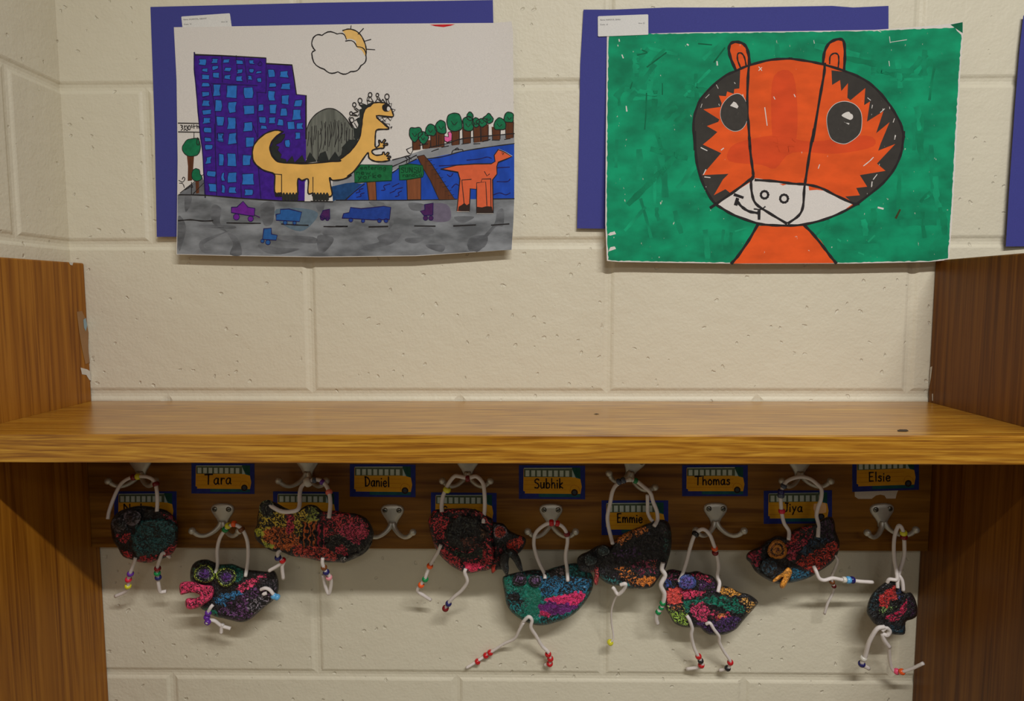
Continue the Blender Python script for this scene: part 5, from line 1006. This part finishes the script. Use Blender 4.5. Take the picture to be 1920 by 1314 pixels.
c.cord(k([(640, 770, -.068), (600, 840, -.064), (550, 930, -.058), (450, 980, -.050), (340, 1050, -.044), (270, 1095, -.042), (180, 1155, -.038), (75, 1220, -.032)]), [K4([(310, 1070)])[0] + ('red',), K4([(268, 1098)])[0] + ('red',), K4([(186, 1158)])[0] + ('red',)], name='leg_cord', rad=.0020)

# F: nearly black with orange flecks
c = Clay('clay_animal', 1175, 1040, -.066, 'nearly black clay animal with orange flecks and a small red tongue', dy=0.02, hy=920, by=990)
ol = NF([(430, 330), (500, 240), (600, 180), (700, 140), (800, 100), (900, 70), (970, 90), (1000, 160), (1008, 260), (1000, 360), (970, 470), (945, 540), (900, 600), (860, 660), (820, 710), (740, 730), (660, 725), (600, 725), (520, 700), (440, 690), (370, 660), (310, 600), (300, 520), (340, 430)])
c.slab('body', ol, [(NF([(460, 270), (540, 205), (700, 145), (790, 130), (770, 190), (640, 240), (500, 310)]), (224, 130, 56), .64), (NF([(470, 530), (560, 500), (650, 560), (700, 640), (680, 715), (610, 690), (520, 610)]), (216, 122, 50), .46), (NF([(660, 640), (760, 610), (820, 590), (860, 640), (820, 700), (720, 705)]), (228, 130, 50), .78), (NF([(600, 480), (860, 440), (870, 570), (700, 600)]), (130, 40, 70), .45), (NF([(460, 370), (700, 320), (740, 400), (460, 470)]), (66, 34, 80), .42), (NF([(790, 470), (860, 460), (860, 560), (800, 520)]), (196, 80, 56), .5), (NF([(930, 180), (1008, 200), (1000, 400), (940, 500), (930, 350)]), (30, 66, 60), .5), (NF([(310, 570), (480, 640), (640, 700), (600, 730), (400, 690), (320, 640)]), (40, 110, 110), .55)], thick=.018, seed=10., default=((44, 30, 44), .18))
c.slab('snout', NF([(110, 450), (150, 400), (220, 370), (300, 320), (380, 310), (440, 360), (430, 450), (360, 500), (320, 560), (260, 570), (190, 570), (130, 540)]), [(NF([(150, 590), (220, 570), (300, 500), (320, 540), (240, 610)]), (150, 50, 56), .5)], thick=.012, y=-.068, seed=12., default=((34, 36, 38), .2), sp=1.5)
for cx, cy, rx, ry in ((240, 452, 11.5, 11.5), (362, 368, 11, 9.5)): c.eye(*NF([(cx, cy)])[0], rx, ry, -.075, [(.98, (120, 132, 134), .6, .5), (.72, (50, 66, 68), .75, 1.0), (.3, (64, 84, 86), .75, 1.1)], .0055)
c.slab('tongue', NF([(280, 530), (322, 525), (320, 600), (308, 680), (285, 690), (268, 650), (278, 590)]), [], thick=.006, y=-.071, default=((186, 70, 70), .8), rim=3., label='small red clay tongue')
k = lambda L: [(1060 + a / 4.865, 860 + b_ / 4.865, d) for a, b_, d in L]
c.cord(k([(432, 775, -.078), (415, 710, -.070), (392, 610, -.064), (385, 520, -.060), (410, 400, -.057), (430, 300, -.055), (470, 235, -.056), (560, 195, -.058), (640, 200, -.058), (710, 250, -.057), (775, 310, -.056), (800, 390, -.058), (835, 480, -.064), (840, 560, -.070), (810, 612, -.078)]), [K5([(490, 210)])[0] + ('slate',), K5([(530, 196)])[0] + ('slate',), K5([(590, 188)])[0] + ('white', .8), K5([(640, 200)])[0] + ('green', .9)], name='hanging_cord', rad=.0026)
c.cord(k([(748, 330, -.056), (750, 420, -.056), (752, 490, -.058), (775, 545, -.062), (800, 570, -.066)]), name='hanging_cord', rad=.0024)
k = lambda L: [(1060 + a / 5.055, 960 + b_ / 5.055, d) for a, b_, d in L]
c.cord(k([(520, 690, -.078), (570, 680, -.080), (555, 730, -.076), (500, 780, -.072), (465, 730, -.070), (445, 710, -.068)]), name='leg_cord', rad=.0025)
c.cord(k([(492, 785, -.072), (462, 840, -.066), (437, 930, -.060), (437, 1040, -.055), (450, 1130, -.052), (455, 1200, -.050), (425, 1235, -.049)]), [NF([(425, 1235)])[0] + ('yellow', 1.05)], name='leg_cord', rad=.0013)
c.cord(k([(925, 480, -.078), (915, 540, -.076), (945, 600, -.074), (905, 690, -.072), (938, 770, -.070), (928, 850, -.068), (905, 910, -.067), (870, 960, -.066), (860, 1010, -.064), (872, 1055, -.062)]), [NF([(922, 862)])[0] + ('green', .95), NF([(908, 905)])[0] + ('green', .85), NF([(880, 948)])[0] + ('green', .9)], name='leg_cord', rad=.0030)

# G: multicoloured, pointed tail
c = Clay('clay_fish', 1325, 1130, -.056, 'multicoloured clay fish with a pointed tail to the right, below the clay bird', dy=0.026, hy=1010, by=1080)
MG = (222, 60, 100)
ol = NG([(55, 120), (120, 100), (200, 115), (300, 135), (400, 120), (480, 150), (570, 175), (620, 240), (640, 320), (700, 285), (800, 320), (880, 360), (960, 375), (1040, 420), (1085, 475), (1040, 540), (960, 630), (900, 700), (840, 770), (740, 825), (640, 840), (540, 835), (480, 800), (430, 755), (330, 755), (230, 745), (140, 700), (95, 620), (40, 530), (30, 440), (45, 340), (25, 270), (35, 190)])
c.slab('body', ol, [(NG([(60, 110), (300, 130), (280, 220), (200, 240), (60, 220)]), (150, 50, 96), .45), (NG([(330, 160), (440, 140), (560, 190), (600, 260), (500, 240), (400, 230)]), MG, .62), (NG([(420, 230), (600, 250), (620, 360), (430, 350)]), (84, 40, 96), .5), (NG([(45, 340), (170, 300), (210, 360), (240, 480), (80, 500)]), (236, 84, 76), .88), (NG([(170, 280), (420, 340), (500, 330), (480, 400), (250, 440)]), MG, .7), (NG([(20, 280), (60, 200), (110, 240), (140, 300), (40, 320)]), (60, 80, 150), .7),
     (NG([(60, 520), (240, 500), (290, 600), (300, 740), (160, 700), (100, 620)]), (160, 196, 80), .66), (NG([(90, 510), (240, 500), (260, 570), (120, 560)]), (206, 120, 76), .5), (NG([(240, 470), (520, 410), (700, 400), (860, 440), (930, 560), (900, 610), (780, 580), (620, 510), (400, 480), (330, 560), (280, 600)]), (16, 118, 96), .7), (NG([(320, 500), (460, 460), (540, 540), (520, 680), (430, 690), (340, 600)]), (218, 66, 110), .72), (NG([(540, 560), (780, 590), (770, 660), (620, 680), (520, 640)]), (206, 60, 100), .55), (NG([(640, 570), (720, 590), (710, 650), (640, 650)]), (232, 130, 70), .7), (NG([(380, 700), (620, 680), (800, 620), (900, 650), (800, 800), (560, 830), (440, 760)]), (78, 48, 104), .66), (NG([(650, 290), (760, 310), (900, 370), (880, 400), (700, 390), (640, 370)]), (236, 164, 70), .74), (NG([(870, 430), (1000, 420), (1080, 480), (960, 620), (930, 600), (960, 520)]), (214, 160, 84), .45)], thick=.015, seed=14.)
c.eye(*NG([(288, 245)])[0], 17.5, 14.5, -.066, [(.98, (72, 92, 160), .75, .6), (.8, (84, 96, 170), .78, .8), (.5, (110, 84, 170), .75, 1.0), (.2, (100, 100, 180), .7, 1.1)], .0055, label='blue and violet spiral eye')
c.cord([(1273, 1091, -.068), (1281, 1072, -.064), (1288, 1050, -.060), (1293, 1030, -.058), (1300, 1008, -.056), (1306, 998, -.055), (1318, 992, -.057), (1330, 1001, -.058), (1338, 1020, -.057), (1343, 1036, -.056), (1347, 1060, -.058), (1345, 1080, -.062)] + [(1349, 1093, -.064), (1346, 1110, -.068)], [(1304, 1001, 'black', 1.1), (1340, 1028, 'orange'), (1341, 1036, 'darkred')], name='hanging_cord', rad=.0025)
k = lambda L: [(1240 + a / 5.974, 1050 + b_ / 5.974, d) for a, b_, d in L]
c.cord(k([(285, 620, -.067), (315, 670, -.068), (345, 760, -.064), (335, 830, -.060), (350, 920, -.056), (375, 1000, -.054), (415, 1080, -.052), (442, 1130, -.052), (448, 1190, -.050), (280, 1220, -.040)]), [NG([(416, 1078)])[0] + ('red',), NG([(440, 1128)])[0] + ('black', .95), NG([(446, 1175)])[0] + ('red', 1.05)], name='leg_cord')
c.cord(k([(500, 715, -.065), (545, 705, -.068), (590, 775, -.066), (645, 850, -.062), (650, 920, -.058), (700, 1020, -.054), (770, 1130, -.051), (745, 1210, -.049), (650, 1235, -.042)]), [NG([(772, 1145)])[0] + ('red',), NG([(742, 1210)])[0] + ('black',)], name='leg_cord', rad=.0022)

# H: blue and red bird with orange eye
c = Clay('clay_bird', 1490, 1035, -.062, 'blue and dark red clay bird with an orange eye and open orange beak', dy=0.016, hy=900, by=980)
ol = K7([(95, 880), (130, 840), (220, 800), (290, 740), (380, 700), (470, 720), (520, 660), (620, 610), (720, 590), (800, 540), (870, 530), (900, 580), (910, 660), (945, 760), (935, 850), (890, 930), (820, 990), (740, 1040), (680, 1080), (580, 1115), (480, 1135), (380, 1140), (300, 1110), (230, 1070), (170, 1020), (130, 950), (98, 920)])
c.slab('body', ol, [(K7([(100, 870), (220, 810), (240, 900), (200, 980), (130, 950)]), (170, 40, 66), .6), (K7([(480, 720), (620, 610), (700, 610), (560, 740), (480, 800), (440, 900), (460, 950), (440, 900)]), (190, 48, 52), .62), (K7([(470, 800), (620, 720), (700, 640), (720, 700), (560, 860), (540, 940), (450, 920)]), (170, 44, 66), .6), (K7([(560, 880), (620, 780), (760, 700), (880, 650), (870, 740), (720, 820), (600, 900)]), (40, 66, 90), .55), (K7([(760, 580), (880, 550), (900, 700), (860, 740), (760, 680)]), (70, 40, 70), .45), (K7([(540, 950), (640, 880), (780, 820), (900, 740), (940, 820), (860, 940), (720, 1050), (600, 1000)]), (206, 64, 50), .66), (K7([(480, 1060), (520, 990), (700, 1060), (600, 1110), (480, 1135)]), (30, 100, 130), .75), (K7([(240, 1070), (480, 960), (500, 1130), (300, 1110)]), (34, 44, 52), .3)], thick=.018, seed=16., default=((44, 42, 48), .22))
c.eye(*K7([(378, 830)])[0], 18.5, 18.5, -.073, [(.99, (196, 122, 40), .85, .5), (.85, (206, 128, 40), .9, .9), (.62, (150, 84, 28), .6, .75), (.45, (206, 134, 46), .85, 1.0), (.15, (180, 100, 36), .8, .8)], .006, label='large orange ringed eye')
c.eye(*K7([(305, 985)])[0], 16, 17, -.073, [(.99, (46, 70, 84), .5, .6), (.75, (40, 64, 76), .45, .9), (.5, (44, 68, 82), .5, .8), (.2, (44, 68, 82), .5, .9)], .006, label='dark blue ringed eye')
c.slab('beak', K7([(330, 1115), (360, 1080), (420, 1040), (470, 990), (505, 1010), (510, 1050), (480, 1110), (440, 1180), (405, 1180), (400, 1140), (430, 1080), (390, 1105), (345, 1130)]), [], thick=.008, y=-.073, default=((240, 160, 60), .88), rim=3., label='open orange beak')
k = lambda L: [(1380 + a / 4.868, 860 + b_ / 4.868, d) for a, b_, d in L]
c.cord(k([(480, 740, -.076), (482, 660, -.070), (440, 590, -.066), (420, 510, -.062), (410, 420, -.060), (408, 330, -.058), (430, 250, -.056), (480, 195, -.056), (580, 165, -.058), (670, 180, -.058), (740, 230, -.056), (780, 280, -.057), (775, 370, -.060), (750, 440, -.062), (735, 520, -.064), (752, 600, -.070), (748, 715, -.078)]), [K7([(418, 478)])[0] + ('crimson',), K7([(410, 335)])[0] + ('slate', 1.05), K7([(412, 300)])[0] + ('navy', 1.05), K7([(435, 250)])[0] + ('slate', .95)], name='hanging_cord', rad=.0025)
k = lambda L: [(1500 + a / 6.57, 1000 + b_ / 6.57, d) for a, b_, d in L]
c.cord(k([(165, 395, -.072), (200, 470, -.074), (235, 550, -.074), (300, 575, -.073), (400, 550, -.072), (520, 570, -.070), (620, 575, -.068), (740, 590, -.066), (895, 600, -.062)]), [KI([(545, 570)])[0] + ('white', .95), KI([(595, 572)])[0] + ('lightblue', 1.1), KI([(640, 573)])[0] + ('navy', 1.1)], name='leg_cord')
c.cord(k([(370, 240, -.070), (430, 270, -.068), (465, 330, -.064), (430, 440, -.058), (390, 530, -.054), (400, 610, -.050), (420, 660, -.049), (400, 740, -.048), (340, 860, -.046), (300, 990, -.044)]), [KI([(395, 598)])[0] + ('brown', .85), KI([(418, 650)])[0] + ('darkred', .7)], name='leg_cord', rad=.0018)

# I: small, far right
c = Clay('clay_animal', 1672, 1140, -.060, 'small dark clay animal with red flower shapes, rightmost on the rail', dy=0.018, hy=1000, by=1090)
ol = K8([(255, 745), (320, 700), (375, 700), (410, 765), (450, 765), (475, 800), (488, 850), (485, 900), (455, 920), (422, 935), (418, 1000), (380, 1008), (330, 1000), (290, 960), (250, 950), (215, 910), (198, 870), (215, 800)])
c.slab('body', ol, [(K8([(205, 800), (260, 745), (270, 830), (250, 920), (205, 880)]), (40, 62, 70), .4), (K8([(265, 780), (330, 740), (370, 750), (370, 800), (320, 850), (275, 850)]), (206, 56, 56), .72), (K8([(340, 725), (365, 735), (370, 790), (350, 790)]), (206, 60, 56), .8), (K8([(260, 860), (350, 835), (365, 855), (280, 895)]), (120, 150, 90), .5), (K8([(300, 915), (390, 860), (430, 800), (440, 840), (400, 900), (330, 950)]), (200, 44, 84), .64), (K8([(370, 700), (410, 760), (395, 800), (375, 800)]), (50, 66, 110), .6), (K8([(340, 960), (420, 950), (418, 1005), (345, 1005)]), (24, 56, 70), .7), (K8([(440, 780), (488, 850), (480, 900), (450, 910)]), (60, 30, 60), .5)], thick=.015, seed=18.)
k = lambda L: [(1560 + a / 3.054, 860 + b_ / 3.054, d) for a, b_, d in L]
c.cord(k([(315, 708, -.066), (330, 690, -.068), (370, 690, -.070), (368, 640, -.066), (355, 560, -.060), (356, 460, -.056), (375, 392, -.054), (392, 385, -.056), (408, 420, -.057), (414, 480, -.056), (412, 560, -.056), (385, 650, -.062), (375, 700, -.068), (376, 740, -.070)]), [K8([(410, 425)])[0] + ('yellow', 1.05), K8([(412, 447)])[0] + ('darkred', 1.05)], name='hanging_cord', rad=.0024)
c.cord(k([(385, 670, -.066), (402, 700, -.068), (408, 755, -.068)]), name='hanging_cord')
c.cord(k([(300, 962, -.068), (262, 970, -.068), (232, 1010, -.064), (208, 1060, -.060), (190, 1130, -.056), (172, 1175, -.054), (210, 1200, -.048)]), [K8([(180, 1142)])[0] + ('white',), K8([(170, 1174)])[0] + ('navy', 1.1)], name='leg_cord', rad=.0028)
c.cord(k([(285, 985, -.066), (310, 965, -.067), (330, 985, -.066), (315, 1010, -.065), (290, 1005, -.064), (300, 1040, -.062), (328, 1078, -.060)]), name='leg_cord', rad=.0028)
c.cord(k([(325, 1070, -.060), (330, 1150, -.054), (345, 1205, -.052), (370, 1220, -.054), (400, 1220, -.060), (460, 1200, -.070), (524, 1170, -.080)]), [K8([(370, 1217)])[0] + ('hotpink', 1.0), K8([(400, 1219)])[0] + ('orange', 1.0)], name='leg_cord', rad=.0022)
